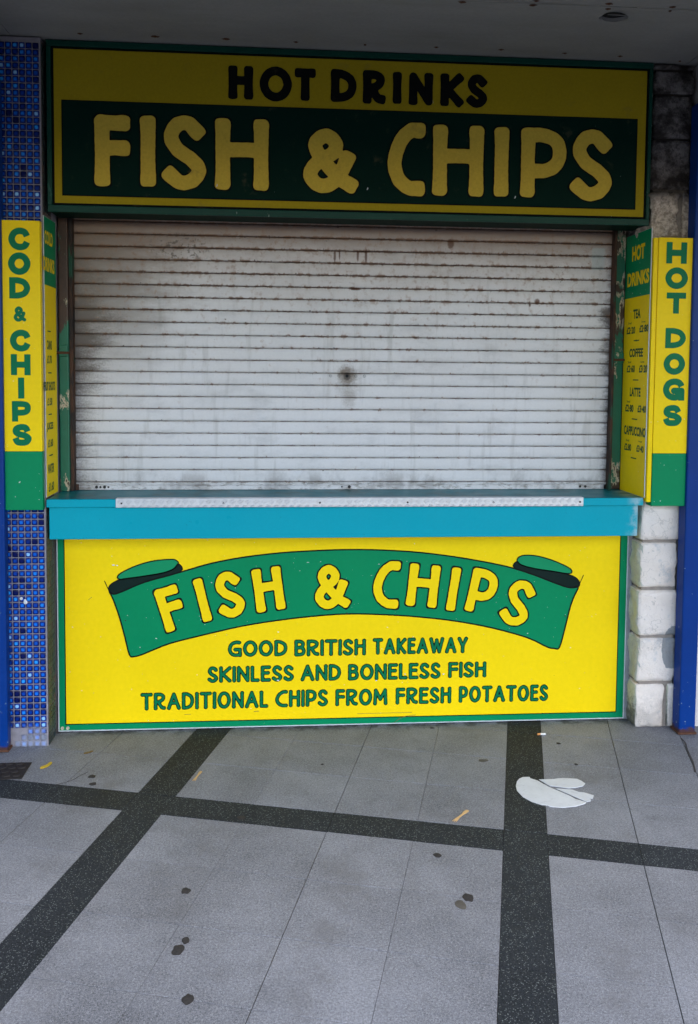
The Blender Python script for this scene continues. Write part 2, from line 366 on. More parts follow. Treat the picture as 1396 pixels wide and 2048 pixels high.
def shutter_mat(bar=False):
    m = Mat('shutter_bottom_bar_paint' if bar else 'grimy_white_shutter_paint', .5, .4)
    z0, pt = .9629, .0487
    f = ((m.z - z0) / pt).frac()
    base = m.mix(m.noise(3.0, 4), (.63, .595, .58), (.74, .715, .715))
    base = m.scale(base, .98 + (m.noise(120, 2) - .5) * .12)
    row = ((m.z - z0) / pt).floor()
    # vertical water streaks and rubbed grey grime, different on each slat
    g = m.noise(6, 5, .65, (1, 1, 2.2), 1.5)
    base = m.mix(g.ss(.50, .78) * .40, base, (.30, .28, .27))
    st = m.noise(30, 4, .6, (1, 1, .12), 2.5).ss(.52, .72)
    base = m.mix(st * .34, base, (.33, .30, .27))
    # soot drawn out of both guide rails
    n1 = m.noise(7, 5, .65, (.55, 1, 1.6), 3.5)
    n2 = m.noise(22, 5, .7, (.35, 1, 2.0), 9.5) + (m.noise(150, 3, .6) - .5) * .55
    jag = (row * 12.9898).frac()
    jag = (jag * 43.7585).frac()
    hgt = m.z.ss(1.18, 1.50) * .85 + .12
    e = (m.x + .805) - (n1 - .36) * .34 * hgt - (n2 - .5) * .16 - jag * .07 * hgt
    left = e.ss(.085, -.06)
    base = m.mix(left * .90, base, (.042, .025, .016))
    leftw = ((m.x + .80) - (n1 - .2) * .62).ss(.30, -.05) * m.z.ss(1.25, 1.80)
    base = m.mix(leftw * .80, base, (.15, .115, .085))
    e2 = (1.352 - m.x) - (n1 - .44) * .20 * (m.z.ss(1.20, 1.42) * m.z.ss(1.86, 1.70) + .25) - (n2 - .5) * .06
    right = e2.ss(.035, -.015)
    base = m.mix(right * .88, base, (.05, .034, .024))
    # brown wash under the header
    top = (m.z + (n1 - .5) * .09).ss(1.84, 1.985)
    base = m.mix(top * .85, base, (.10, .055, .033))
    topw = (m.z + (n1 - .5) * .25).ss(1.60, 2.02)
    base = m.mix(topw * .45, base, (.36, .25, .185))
    # rust pips sitting on the joints, thicker towards the top
    r = m.noise(34, 4, .72, (1, 1, .9), 5.0)
    up = m.z.ss(1.2, 1.95)
    lip = f.ss(.80, .97).mx(f.ss(.22, .03))
    rust = (r + up * .15 + lip * .13).ss(.715, .79) * lip.mx(up * .25)
    base = m.mix(rust * .85, base, (.105, .042, .020))
    pip = (m.noise(75, 3, .6, None, 6.0) + lip * .10 + up * .05).ss(.745, .79)
    base = m.mix(pip * .85, base, (.055, .03, .018))
    hal = (r + up * .12 + lip * .09).ss(.60, .78)
    base = m.mix(hal * .40, base, (.33, .19, .115))
    seam = (f.ss(.915, .955) + f.ss(.05, .015)).sat()
    base = m.mix(seam * (.15 + up * .25 + m.noise(25, 4, .6, (1, 1, .2), 15.).ss(.4, .65) * .5), base, (.13, .075, .048))
    def blob(cx, cz, rx, rz, wob=.5, a=1.0, b=.1):
        dx = (m.x - cx) / rx; dz = (m.z - cz) / rz
        return (dx * dx + dz * dz + (n2 - .5) * 2 * wob + (n1 - .5) * wob).ss(a, b)
    # cluster of dark scabs, upper left
    cl = blob(-.40, 1.885, .15, .075, .5) * m.noise(60, 4, .65, None, 4.0).ss(.52, .60)
    base = m.mix(cl * .8, base, (.10, .075, .055))
    # soot blown round the keyhole
    base = m.mix(blob(.267, 1.390, .044, .055, .7, 1.0, .0) * .80, base, (.11, .066, .036))
    base = m.mix(blob(.266, 1.365, .07, .10, .9, 1.0, -.2) * .45, base, (.20, .16, .12))
    base = m.mix(blob(.266, 1.388, .018, .020, .4, 1.0, .2) * .85, base, (.030, .018, .012))
    base = m.mix(blob(.275, 1.30, .04, .05, .9, 1.0, -.2) * .40, base, (.22, .17, .13))
    # rust runs from old fixings below the header
    for cx, cz, rx, rz in ((.213, 1.863, .006, .030), (.232, 1.872, .004, .024), (.305, 1.868, .006, .026), (.338, 1.868, .006, .034), (.30, 1.738, .022, .006), (.285, 1.74, .010, .008), (.68, 1.925, .016, .022), (1.04, 1.70, .012, .014), (1.01, 1.685, .005, .010)):
        base = m.mix(blob(cx, cz, rx, rz, .8, 1.2, .2) * .85, base, (.10, .038, .016))
    # grime lying along the foot
    ft = (m.z + (n2 - .5) * .06).ss(1.03, .955) * m.noise(11, 4, .6, (1, 1, .6), 8.8).ss(.46, .60)
    base = m.mix(ft * .42, base, (.15, .125, .11))
    # repainted patch at the right end
    pa = m.x.ss(1.262, 1.268) * m.x.ss(1.325, 1.31) * m.z.ss(1.83, 1.835) * m.z.ss(1.925, 1.915)
    base = m.mix(pa * .6, base, (.42, .48, .48))
    if bar:
        q = m.noise(60, 5, .7, (.5, 1, 1.5), 7.0).ss(.50, .62)
        base = m.mix(q * .6, base, (.16, .13, .10))
    m.base(base); m.bump(m.noise(16, 3), .002, .25); m.rough(.42 + (g - .5) * .4)
    return m.m
M['shutter'] = shutter_mat(); M['shutter_bar'] = shutter_mat(True)

def jamb_mat():
    m = Mat('peeling_green_paint', .45, .5)
    col = m.scale(m.col((.004, .15, .080)), .85 + (m.noise(7, 4) - .5) * .7)
    n = m.noise(11, 6, .68, (1.3, 1.3, .55), 2.2)
    up = m.z.ss(1.30, 1.80) * .16 + m.z.ss(1.50, 1.58) * m.x.ss(0.1, -0.1) * .10 + m.z.ss(1.04, .95) * .10 - .02
    dk = (n + up).ss(.585, .625)
    ed = (n + up).ss(.548, .588)
    col = m.mix((ed - dk).sat() * m.noise(9, 3, seed=6.6).ss(.42, .50), col, (.60, .47, .34))
    col = m.mix(dk, col, m.mix(m.noise(60, 4), (.020, .010, .007), (.085, .035, .016)))
    sp = m.noise(85, 3, .6, None, 3.0).ss(.67, .71)
    col = m.mix(sp * .8, col, (.02, .012, .01))
    m.base(col); m.bump(n + m.noise(90, 3) * .3, .004, .6); return m.m
M['jamb'] = jamb_mat()
def guide_mat():
    m = Mat('soot_and_rust_guide', .7, .4)
    n = m.noise(14, 5, .7, (1, 1, .5), 3.0)
    col = m.mix(n.ss(.40, .60), (.018, .012, .010), (.075, .030, .014))
    col = m.mix(m.noise(9, 4, .6, (1, 1, .4), 8.0).ss(.58, .64) * .8, col, (.006, .075, .042))
    m.base(col); m.bump(n, .002, .6); return m.m
M['guide'] = guide_mat()

def terrazzo(name, base, chipA, chipB, density, stain=.25, spec=.25, chips=.75):
    m = Mat(name, .6, spec)
    d1 = m.voro(300); c1, c1b = m.voro(300, out='Color')
    d2 = m.voro(640); c2, c2b = m.voro(640, out='Color')
    col = m.scale(m.col(base), .90 + m.rand() * .16 + (m.noise(5, 5, .65) - .5) * stain + (m.noise(1.4, 4) - .5) * stain + (m.noise(420, 2, .6) - .5) * 1.7 + (m.noise(170, 3, .6) - .5) * 1.7)
    col = m.mix(d2.ss(.60, .35) * c2.ss(.45, .85) * density, col, chipA)
    col = m.mix(d2.ss(.60, .35) * c2b.ss(.62, .9) * density, col, tuple(v * .45 for v in base))
    col = m.mix(d1.ss(.55, .30) * c1.ss(1 - .40 * density, 1 - .15 * density) * chips, col, chipB)
    # soaked-in marks with a shape of their own
    s = m.noise(7, 6, .72, None, 4.0).ss(.56, .74)
    col = m.mix(s * .50, col, tuple(v * .40 for v in base))
    s3 = m.noise(3.2, 6, .7, None, 14.0).ss(.52, .68)
    col = m.mix(s3 * .42, col, tuple(v * q for v, q in zip(base, (.62, .58, .52))))
    s2 = m.noise(55, 4, .6, None, 9.0).ss(.68, .75)
    col = m.mix(s2 * .75, col, tuple(v * .22 for v in base))
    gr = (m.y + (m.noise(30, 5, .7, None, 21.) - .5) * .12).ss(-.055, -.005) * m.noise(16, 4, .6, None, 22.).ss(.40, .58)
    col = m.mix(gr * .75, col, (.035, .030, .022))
    m.base(col); m.rough(.66 - d1.ss(.5, .3) * .12 + (m.noise(6, 3) - .5) * .15)
    m.bump(m.noise(300, 2), .0006, .4)
    return m.m
M['slab'] = terrazzo('pale_terrazzo', (.196, .199, .216), (.34, .34, .36), (.50, .49, .49), .62, .95, .22, .30)
M['strip'] = terrazzo('black_terrazzo', (.023, .026, .030), (.068, .074, .080), (.24, .26, .25), .62, .5, .12, .7)
M['bed'] = plain('dark_joint_grout', (.045, .040, .036), .9, .4, 60)
M['plaza'] = plain('worn_promenade_tarmac', (.085, .083, .080), .85, .35, 40)

def tile_mat():
    m = Mat('glazed_blue_tile', .15, .18)
    t, r = m.attr('tone'), m.attr('rim')
    core = m.ramp(t, [(0., (.002, .008, .085)), (.3, (.003, .045, .34)), (.65, (.006, .14, .64)), (.88, (.025, .31, .80)), (1., (.26, .52, .80))])
    rim = m.ramp(t, [(0., (.001, .004, .05)), (1., (.002, .022, .22))])
    k = (r + (m.noise(260, 3) - .5) * .45).ss(.12, .66)
    col = m.mix(k, core, rim)
    dz = (m.z + (m.noise(40, 5, .7) - .5) * .16).ss(.10, .02)
    col = m.mix(dz * .55, col, (.40, .42, .46))
    m.base(col); m.rough(.12 + dz * .5); return m.m
M['tile'] = tile_mat()
M['grout'] = plain('grey_mauve_grout', (.24, .22, .245), .85, .35, 40)
def grout_side():
    m = Mat('dirty_reflection_tile', .4, .5)
    n = m.noise(18, 5, .7)
    col = m.mix(n.ss(.35, .65), (.010, .022, .030), (.045, .055, .045))  # blue tile painted dark teal: panel reflection in the colour, plus dirt
    m.base(col); m.bump(n, .002, .5); return m.m
M['tile_side'] = grout_side()
M['grout_side'] = plain('dirty_brown_grout', (.10, .075, .065), .9, .5, 40)

def stone_mat(dark=False):
    m = Mat('dirty_shaded_stone' if dark else 'flaking_white_stone_paint', .8, .3)
    n = m.noise(9, 6, .68); f = m.noise(60, 5, .65)
    if dark:  # upper blocks: dirt and canopy shade both mixed into the dark tone
        col = m.mix(n.ss(.40, .64), (.020, .016, .014), (.19, .17, .16))
        col = m.mix(f.ss(.45, .7) * .7, col, (.016, .012, .010))
        col = m.mix(m.noise(42, 4, .6, None, 3.).ss(.66, .72) * .8, col, (.42, .38, .36))
        low = (m.z + (n - .5) * .1).ss(2.11, 2.06)
        col = m.mix(low * .85, col, m.mix(f.ss(.35, .65), (.30, .24, .19), (.74, .63, .52)))
    else:
        col = m.mix(m.noise(4, 4), (.80, .66, .545), (.80, .735, .68))
        col = m.mix(n.ss(.57, .68) * .55, col, (.42, .43, .44))
        col = m.mix(f.ss(.60, .68) * .45, col, (.36, .32, .29))
        side = m.normal_x().ss(-.45, -.75)
        col = m.mix(side * .8, col, m.mix(n.ss(.40, .60), (.50, .53, .39), (.36, .38, .34)))
        soil = (m.z + (f - .5) * .22 + (n - .5) * .15).ss(.14, .03) * (side * .6 + .4)
        col = m.mix(soil * .8, col, (.05, .042, .035))
        # bare grey scab on the second block up
        dx = (m.x - 1.555) / .042; dz = (m.z - .315) / .085
        scab = (dx * dx + dz * dz + (n - .5) * 1.6 + (m.z - .31) * -3.5).ss(1.05, .95)
        col = m.mix(scab * .9, col, (.24, .25, .255))
        cr = m.noise(13, 3, .5, None, 5.0)
        line = ((cr - .5).abs()).ss(.010, .002) * m.noise(5, 2, seed=2.).ss(.48, .56)
        col = m.mix(line * .3, col, (.25, .21, .18))
    m.base(col); m.bump(n * .9 + f * .6 + m.noise(190, 3) * .3, .010, .9); return m.m
M['stone'] = stone_mat(); M['stone_dark'] = stone_mat(True)
def mortar():
    m = Mat('brown_grey_mortar', .95, .2)
    n = m.noise(50, 4)
    darkening = (m.z + (n - .5) * .1).ss(2.02, 2.16)  # mortar turns dark towards the top of the pier
    m.base(m.mix(darkening, m.scale(m.col((.27, .23, .195)), .65 + n * .7), (.035, .029, .025))); m.bump(n, .003, .6); return m.m
M['mortar'] = mortar()
M['mortar_grey'] = plain('grey_cement_fillet', (.24, .24, .25), .95, .3, 50)
def pole_mat():
    m = Mat('chipped_blue_gloss', .35, .15)
    col = m.scale(m.col((.001, .034, .20)), .95 + (m.noise(8, 4) - .5) * .3)
    n = m.noise(46, 5, .62, None, 3.)
    low = m.z.ss(.42, .02) * .06
    ch = (n + low).ss(.685, .70)
    col = m.mix(ch, col, m.mix(m.noise(100, 2), (.30, .33, .36), (.10, .20, .22)))
    rs = (m.z + (m.noise(50, 4) - .5) * .06).ss(.035, .012)
    col = m.mix(rs * .9, col, (.07, .03, .014))
    m.base(col); m.bump(m.noise(40, 4) - ch * .3, .0012, .5); return m.m
M['pole'] = pole_mat()
def soffit_mat():
    m = Mat('dull_white_soffit', .7, .3)
    col = m.scale(m.col((.265, .258, .245)), .98 + (m.noise(2.2, 5, .6, (1, 2.5, 1)) - .5) * .55 + (m.noise(90, 3) - .5) * .22)
    col = m.mix(m.noise(3.0, 5, .6, (.5, 2.5, 1), 6.).ss(.5, .75) * .35, col, (.17, .17, .13))
    m.base(col); m.bump(m.noise(70, 3), .0012, .4); return m.m
M['soffit'] = soffit_mat()
def render_wall():
    m = Mat('pale_pink_render', .9, .2)
    col = m.mix(m.noise(3, 5, .6), (.56, .50, .47), (.66, .61, .58))
    m.base(col); m.bump(m.noise(160, 4), .002, .6); return m.m
M['render'] = render_wall()
def sticker():
    m = Mat('scuffed_white_sticker', .55, .4)
    col = m.scale(m.col((.68, .69, .71)), .96 + (m.noise(12, 5, .65) - .5) * .35 + (m.noise(200, 2) - .5) * .1)
    col = m.mix(m.noise(70, 3, .5, None, 2.).ss(.71, .74), col, (.05, .05, .05))
    col = m.mix(m.noise(24, 5, .7, (1, 2.2, 1), 3.).ss(.54, .70) * .45, col, (.30, .29, .29))
    m.base(col); return m.m
M['sticker'] = sticker()
M['sticker_edge'] = plain('torn_sticker_adhesive', (.20, .10, .06), .8, .4, 80)

# ------------------------------------------------------------------ sign writer: brush strokes turned into outlines
GL = {  # strokes in a unit box: 'l' straight, 's' through the points smoothly, 'o' closed smooth
 'A': [('l', [(0, 0), (.5, 1), (1, 0)]), ('l', [(.19, .36), (.81, .36)])],
 'B': [('l', [(0, 0), (0, 1)]), ('s', [(0, 1), (.5, 1), (.86, .88), (.84, .66), (.45, .54), (0, .53)]), ('s', [(.4, .54), (.85, .48), (1, .26), (.85, .06), (.45, 0), (0, 0)])],
 'C': [('s', [(1, 1), (.66, .99), (.24, .80), (0, .46), (.16, .17), (.58, .01), (1, .0)])],
 'D': [('l', [(0, 0), (0, 1)]), ('s', [(0, 1), (.42, .98), (.86, .80), (1, .48), (.84, .17), (.45, .02), (0, 0)])],
 'E': [('l', [(0, 0), (0, 1)]), ('l', [(0, 1), (1, 1)]), ('l', [(0, .56), (.85, .56)]), ('l', [(0, 0), (1, 0)])],
 'F': [('l', [(0, 0), (0, 1)]), ('l', [(0, 1), (1, 1)]), ('l', [(0, .56), (1, .56)])],
 'G': [('s', [(.92, .98), (.6, 1), (.2, .86), (0, .48), (.16, .14), (.55, .0), (1, .03)]), ('l', [(1, .0), (1, .44), (.55, .44)])],
 'H': [('l', [(0, 0), (0, 1)]), ('l', [(1, 0), (1, 1)]), ('l', [(0, .58), (1, .58)])],
 'I': [('l', [(.5, 0), (.5, 1)])],
 'K': [('l', [(0, 0), (0, 1)]), ('l', [(1, 1), (.08, .46)]), ('l', [(.2, .52), (1, 0)])],
 'L': [('l', [(0, 1), (0, 0), (1, 0)])],
 'M': [('l', [(0, 0), (.06, 1), (.5, .32), (.94, 1), (1, 0)])],
 'N': [('l', [(0, 0), (0, 1), (1, 0), (1, 1)])],
 'O': [('o', [(.5, 1), (.16, .86), (0, .5), (.16, .14), (.5, 0), (.84, .14), (1, .5), (.84, .86)])],
 'P': [('l', [(0, 0), (0, 1)]), ('s', [(0, 1), (.5, 1), (.88, .90), (1, .68), (.86, .46), (.5, .36), (0, .36)])],
 'R': [('l', [(0, 0), (0, 1)]), ('s', [(0, 1), (.55, 1), (.90, .88), (.86, .66), (.5, .50), (.0, .46)]), ('s', [(.34, .47), (.55, .22), (.75, .06), (1, .02)])],
 'S': [('s', [(.93, .86), (.62, 1), (.25, .97), (.04, .77), (.26, .56), (.72, .40), (1, .22), (.78, .04), (.36, .0), (0, .13)])],
 'T': [('l', [(0, 1), (1, 1)]), ('l', [(.5, 1), (.5, 0)])],
 'W': [('l', [(0, 1), (.27, 0), (.5, .92), (.73, 0), (1, 1)])],
 'Y': [('l', [(0, 1), (.5, .42), (1, 1)]), ('l', [(.5, .42), (.5, 0)])],
 '&': [('s', [(1, .02), (.66, .20), (.20, .64), (.14, .86), (.38, 1), (.62, .86), (.56, .66), (.16, .44), (0, .22), (.16, .03), (.42, .0), (.70, .18), (.92, .56)])],
}
# block capitals with cut ends
GB = dict(GL)
GB['C'] = [('s', [(1, .68), (.84, .93), (.5, 1), (.16, .86), (0, .5), (.16, .14), (.5, 0), (.84, .07), (1, .32)])]
GB['G'] = [('s', [(1, .70), (.84, .93), (.5, 1), (.16, .86), (0, .5), (.16, .14), (.5, 0), (.76, .05), (.92, .2)]), ('l', [(1, -.2), (1, .42), (.52, .42)])]
GB['D'] = [('l', [(0, -.2), (0, 1.2)]), ('s', [(-.1, 1), (.35, 1), (.80, .86), (1, .5), (.80, .14), (.35, 0), (-.1, 0)])]
GB['S'] = [('s', [(.95, .72), (.78, .95), (.45, 1), (.10, .90), (.05, .68), (.30, .54), (.72, .45), (1, .27), (.84, .05), (.5, 0), (.15, .05), (0, .30)])]
GB['P'] = [('l', [(0, -.2), (0, 1.2)]), ('s', [(-.1, 1), (.55, 1), (.92, .92), (1, .71), (.90, .50), (.55, .41), (-.1, .41)])]
GB['H'] = [('l', [(0, -.2), (0, 1.2)]), ('l', [(1, -.2), (1, 1.2)]), ('l', [(0, .5), (1, .5)])]
GB['I'] = [('l', [(.5, -.2), (.5, 1.2)])]
GB['T'] = [('l', [(-.2, 1), (1.2, 1)]), ('l', [(.5, 1), (.5, -.2)])]

def contours(F, x0, z0, h):
    """marching squares: loops where F crosses zero (inside is negative)"""
    nx, nz = F.shape
    inside = F < 0
    seg = {}
    def pt(k):
        t, i, j = k
        a = F[i, j]; b = F[i + 1, j] if t == 0 else F[i, j + 1]
        q = a / (a - b)
        return (x0 + (i + (q if t == 0 else 0)) * h, z0 + (j + (q if t == 1 else 0)) * h)
    cs = inside[:-1, :-1].astype(int) + inside[1:, :-1] * 2 + inside[1:, 1:] * 4 + inside[:-1, 1:] * 8
    for i, j in zip(*np.nonzero((cs > 0) & (cs < 15))):
        i, j = int(i), int(j); c = int(cs[i, j])
        B, R, T, Lf = (0, i, j), (1, i + 1, j), (0, i, j + 1), (1, i, j)
        for a, b in {1: [(Lf, B)], 2: [(B, R)], 3: [(Lf, R)], 4: [(R, T)], 5: [(Lf, T), (R, B)], 6: [(B, T)], 7: [(Lf, T)], 8: [(T, Lf)], 9: [(T, B)], 10: [(B, Lf), (T, R)], 11: [(T, R)], 12: [(R, Lf)], 13: [(R, B)], 14: [(B, Lf)]}[c]:
            seg[a] = b
    out = []
    while seg:
        k0 = next(iter(seg)); k = k0; lp = []
        while k in seg:
            lp.append(pt(k)); k = seg.pop(k)
        if len(lp) > 5: out.append(lp)
    return out

def simplify(lp, tol):
    out = [lp[0]]
    for i in range(1, len(lp) - 1):
        a, p, b = out[-1], lp[i], lp[i + 1]
        dx, dz = b[0] - a[0], b[1] - a[1]; L = math.hypot(dx, dz) or 1e-9
        if abs((p[0] - a[0]) * dz - (p[1] - a[1]) * dx) / L > tol or math.hypot(p[0] - a[0], p[1] - a[1]) > 14 * tol * 3:
            out.append(p)
    out.append(lp[-1])
    return out

_cache = {}
def letter(ch, W, H, r, grow=0.0, block=False, wob=0.0, res=56):
    """outline loops of one letter centred on the origin, W by H, stroke half width r, grown by grow"""
    key = (ch, round(W, 3), round(H, 3), round(r, 4), round(grow, 5), block)
    if key in _cache: return _cache[key]
    h = H / res; pad = grow + r * .35 + 3 * h
    xs = np.arange(-W / 2 - pad, W / 2 + pad + h, h); zs = np.arange(-H / 2 - pad, H / 2 + pad + h, h)
    GX, GZ = np.meshgrid(xs, zs, indexing='ij')
    D_ = np.full(GX.shape, 1e3)
    for kind, pts in (GB if block else GL)[ch]:
        P = [(-W / 2 + r + u * (W - 2 * r), -H / 2 + r + v * (H - 2 * r)) for u, v in pts]
        if kind != 'l': P = smooth_pts(P, 7, kind == 'o')
        if kind == 'o': P = P + [P[0]]
        if kind == 'l':
            Q = []
            for a_, b_ in zip(P[:-1], P[1:]):
                m_ = max(1, int(math.hypot(b_[0] - a_[0], b_[1] - a_[1]) / (r * .55)))
                Q += [(a_[0] + (b_[0] - a_[0]) * i / m_, a_[1] + (b_[1] - a_[1]) * i / m_) for i in range(m_)]
            P = Q + [P[-1]]
        P = np.array(P)
        ln = np.r_[0, np.cumsum(np.hypot(*np.diff(P, axis=0).T))]
        fl = lambda s: 1.0 if (block or kind == 'o') else 1.0 + .10 * math.exp(-min(s, ln[-1] - s) / (r * 1.1)) - .03
        hand = not block and wob > .0032
        cut = (block and kind == 's' and ch != '&') or (hand and kind != 'o')
        dm = np.full(GX.shape, 1e3); de = [dm.copy(), dm.copy()]
        for i in range(len(P) - 1):
            a, b = P[i], P[i + 1]; ab = b - a; L2 = float(ab @ ab) or 1e-12
            t = np.clip(((GX - a[0]) * ab[0] + (GZ - a[1]) * ab[1]) / L2, 0, 1)
            rr = r * (fl(ln[i]) * (1 - t) + fl(ln[i + 1]) * t)
            q = np.hypot(GX - a[0] - t * ab[0], GZ - a[1] - t * ab[1]) - rr
            if hand and cut:                                # run the end on, to be cut off nearly square below
                for e_, f_ in ((P[0], P[1]) if i == 0 else (None, None), (P[-1], P[-2]) if i == len(P) - 2 else (None, None)):
                    if e_ is None: continue
                    u_ = (e_ - f_) / np.hypot(*(e_ - f_)) * r; L3 = float(u_ @ u_)
                    t_ = np.clip(((GX - e_[0]) * u_[0] + (GZ - e_[1]) * u_[1]) / L3, 0, 1)
                    q = np.minimum(q, np.hypot(GX - e_[0] - t_ * u_[0], GZ - e_[1] - t_ * u_[1]) - rr)
            if cut and ln[i] < 1.1 * r: de[0] = np.minimum(de[0], q)
            elif cut and ln[-1] - ln[i + 1] < 1.1 * r: de[1] = np.minimum(de[1], q)
            else: dm = np.minimum(dm, q)
        d = dm
        if cut:
            for k, (e, q) in enumerate(((P[0], P[2]), (P[-1], P[-3]))):
                tg = (e - q) / (np.hypot(*(e - q)) or 1)
                pl = (GX - e[0]) * tg[0] + (GZ - e[1]) * tg[1]
                if hand:
                    pl = pl - r * .96; kk = .75 * r
                    hh = np.clip(.5 + .5 * (de[k] - pl) / kk, 0, 1)
                    d = np.minimum(d, pl * (1 - hh) + de[k] * hh + kk * hh * (1 - hh))
                else: d = np.minimum(d, np.maximum(de[k], pl))
        D_ = np.minimum(D_, d)
    if block:
        D_ = np.maximum(D_, np.maximum(np.abs(GX) - W / 2, np.abs(GZ) - H / 2))
    if wob:
        s = 2 * math.pi / (H * .21); o = ord(ch)
        D_ = D_ + wob * H * (np.sin(GX * s * 1.1 + GZ * s * .6 + o) * np.cos(GZ * s - GX * s * .4 + 2 * o))
    _cache[key] = [simplify(l, h * .06) for l in contours(D_ - grow, xs[0], zs[0], h)]
    return _cache[key]

def put(mb, loops, cx, cz, rot, tf):
    c, s = math.cos(math.radians(rot)), math.sin(math.radians(rot))
    # rot > 0 turns the top of the letter towards +x's left (counter-clockwise as seen from the front)
    mb.loops([[(cx + x * c - z * s, cz + x * s + z * c) for x, z in l] for l in loops], tf)

# ------------------------------------------------------------------ ground and paving
TH = -0.2756
CT, ST = math.cos(TH), math.sin(TH)
def UV(u, v, sh=.018):
    v = v + sh * u
    return (u * CT - v * ST, u * ST + v * CT)

mb = MB(); mb.add([(-300, -300, -.008), (300, -300, -.008), (300, 60, -.008), (-300, 60, -.008)], [(0, 1, 2, 3)])
structure('ground', mb, M['plaza'])
pav = structure('pavement')
mb = MB()
bed = [UV(-2.35, -2.7), UV(3.05, -2.7), UV(3.05, .75), UV(-2.35, .75)]
mb.add([(x, y, -.0035) for x, y in bed], [(0, 1, 2, 3)])
part('joint_bed', mb, M['bed'], pav)

us = [-2.30, -2.045, -1.78, -1.645, -1.38, -1.113, -.846, -.580, -.3127, -.1805, .087, .355, .620, .8863, 1.0175, 1.284, 1.548, 1.815, 2.081, 2.213, 2.48, 2.747, 3.0]
vs = [-2.67, -2.43, -2.183, -1.935, -1.815, -1.48, -1.23, -.977, -.725, -.606, -.358, -.108, .142, .392, .64]
vs[5] = -1.475
STRONG = (.355, -.580, 1.284, 1.548)
def is_u_strip(i): return abs(us[i + 1] - us[i]) < .14
def is_v_strip(j): return abs(vs[j + 1] - vs[j]) < .13
def slab(u0, u1, v0, v1, name, mat, gu0=.0007, gu1=.0007, gv=.0012):
    dz = random.uniform(-.0004, .0004)
    a, b, c, d = u0 + gu0, u1 - gu1, v0 + gv, v1 - gv
    ch = .0005
    vsx = []
    for uu, vv in ((a, c), (b, c), (b, d), (a, d)): vsx.append((*UV(uu, vv), -.03))
    for uu, vv in ((a, c), (b, c), (b, d), (a, d)): vsx.append((*UV(uu, vv), -ch * .6 + dz))
    for uu, vv in ((a + ch, c + ch), (b - ch, c + ch), (b - ch, d - ch), (a + ch, d - ch)): vsx.append((*UV(uu, vv), dz))
    m_ = MB().add(vsx, [(8, 9, 10, 11)] + [(i, (i + 1) % 4, (i + 1) % 4 + 4, i + 4) for i in range(4)] + [(i + 4, (i + 1) % 4 + 4, (i + 1) % 4 + 8, i + 8) for i in range(4)])
    part(name, m_, mat, pav)
def gap(u): return .0012 if any(abs(u - q) < .004 for q in STRONG) else .0005
for i in range(len(us) - 1):
    if is_u_strip(i):
        j = 0
        while j < len(vs) - 1:                      # the long dark strips run through, cut every two slabs
            k = min(j + 3, len(vs) - 1)
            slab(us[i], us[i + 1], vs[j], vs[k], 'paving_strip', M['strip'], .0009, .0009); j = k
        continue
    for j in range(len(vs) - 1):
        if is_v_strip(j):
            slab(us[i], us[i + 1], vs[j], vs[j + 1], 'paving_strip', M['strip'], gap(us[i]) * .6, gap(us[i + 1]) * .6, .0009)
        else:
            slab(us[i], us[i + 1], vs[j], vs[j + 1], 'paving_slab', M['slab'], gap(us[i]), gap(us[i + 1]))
def crack(pts, w):
    mb = MB(); mb.strip(smooth_pts(pts, 4, False), w, XY(.0012)); part('crack', mb, M['bed'], pav)
crack([(-.665, -.345), (-.69, -.378), (-.703, -.402), (-.735, -.425), (-.752, -.432)], .0035)
crack([(1.553, -.197), (1.549, -.24), (1.528, -.30), (1.50, -.40), (1.47, -.477)], .006)

# ------------------------------------------------------------------ building, canopy
bld = thing('building', 'pale rendered parade building that the kiosk is built into', 'building')
mb = MB()
mb.box(-1.2, 1.8, .20, .45, -.03, 2.9)
part('back_wall', mb, M['hole'], bld)
mb = MB(); mb.box(1.59, 6.0, -.088, .19, -.03, 2.9); part('wall', mb, M['render'], bld)
mb = MB(); mb.box(-6.0, -1.115, -.088, .19, -.03, 2.9); part('wall', mb, M['render'], bld)
mb = MB(); mb.box(-9.0, 9.0, .21, 8.0, 2.91, 11.0); mb.box(-9.0, 9.0, .46, 8.0, -.03, 2.905); part('unseen_upper_storey', mb, M['render'], bld)  # unseen mass above the canopy, added to block light from behind

cel = structure('ceiling')
CANY = -2.6
mb = MB(); mb.box(-6.0, 6.0, CANY, .195, 2.612, 2.90); part('canopy_slab', mb, M['render'], cel)
mb = MB(); mb.box(-6.0, 6.0, CANY - .08, CANY - .002, 2.26, 3.05); part('added_valance', mb, M['render'], cel)  # unseen valance, added to keep sky light off the upper sign
CZ = 2.592
def soffit(x0, x1, y0, y1, hole=None):
    g = .0012
    mb = MB()
    o = [(x0 + g, y0 + g), (x1 - g, y0 + g), (x1 - g, y1 - g), (x0 + g, y1 - g)]
    if hole is None: mb.box(o[0][0], o[1][0], o[0][1], o[2][1], CZ, CZ + .012)
    else:
        mb.loops([o, hole], XY(CZ))
        n = len(hole); mb.add([(x, y, CZ) for x, y in hole] + [(x, y, CZ + .012) for x, y in hole], [(i, (i + 1) % n, (i + 1) % n + n, i + n) for i in range(n)])
    part('soffit_panel', mb, M['soffit'], cel)
random.seed(3)
HC = (1.098, -.482)
hole = [(HC[0] + math.cos(a) * .047 * (1 + .12 * math.sin(3 * a + 1)), HC[1] + math.sin(a) * .038 * (1 + .10 * math.sin(2 * a))) for a in [2 * math.pi * i / 24 for i in range(24)]]
ys_ = [.19, -.56, -1.78, CANY + .01]
xs_ = [-3.46, -.965, 1.542, 4.04]
for i in range(3):
    for j in range(3):
        soffit(xs_[i], xs_[i + 1], ys_[j + 1], ys_[j], hole if (i == 1 and j == 0) else None)
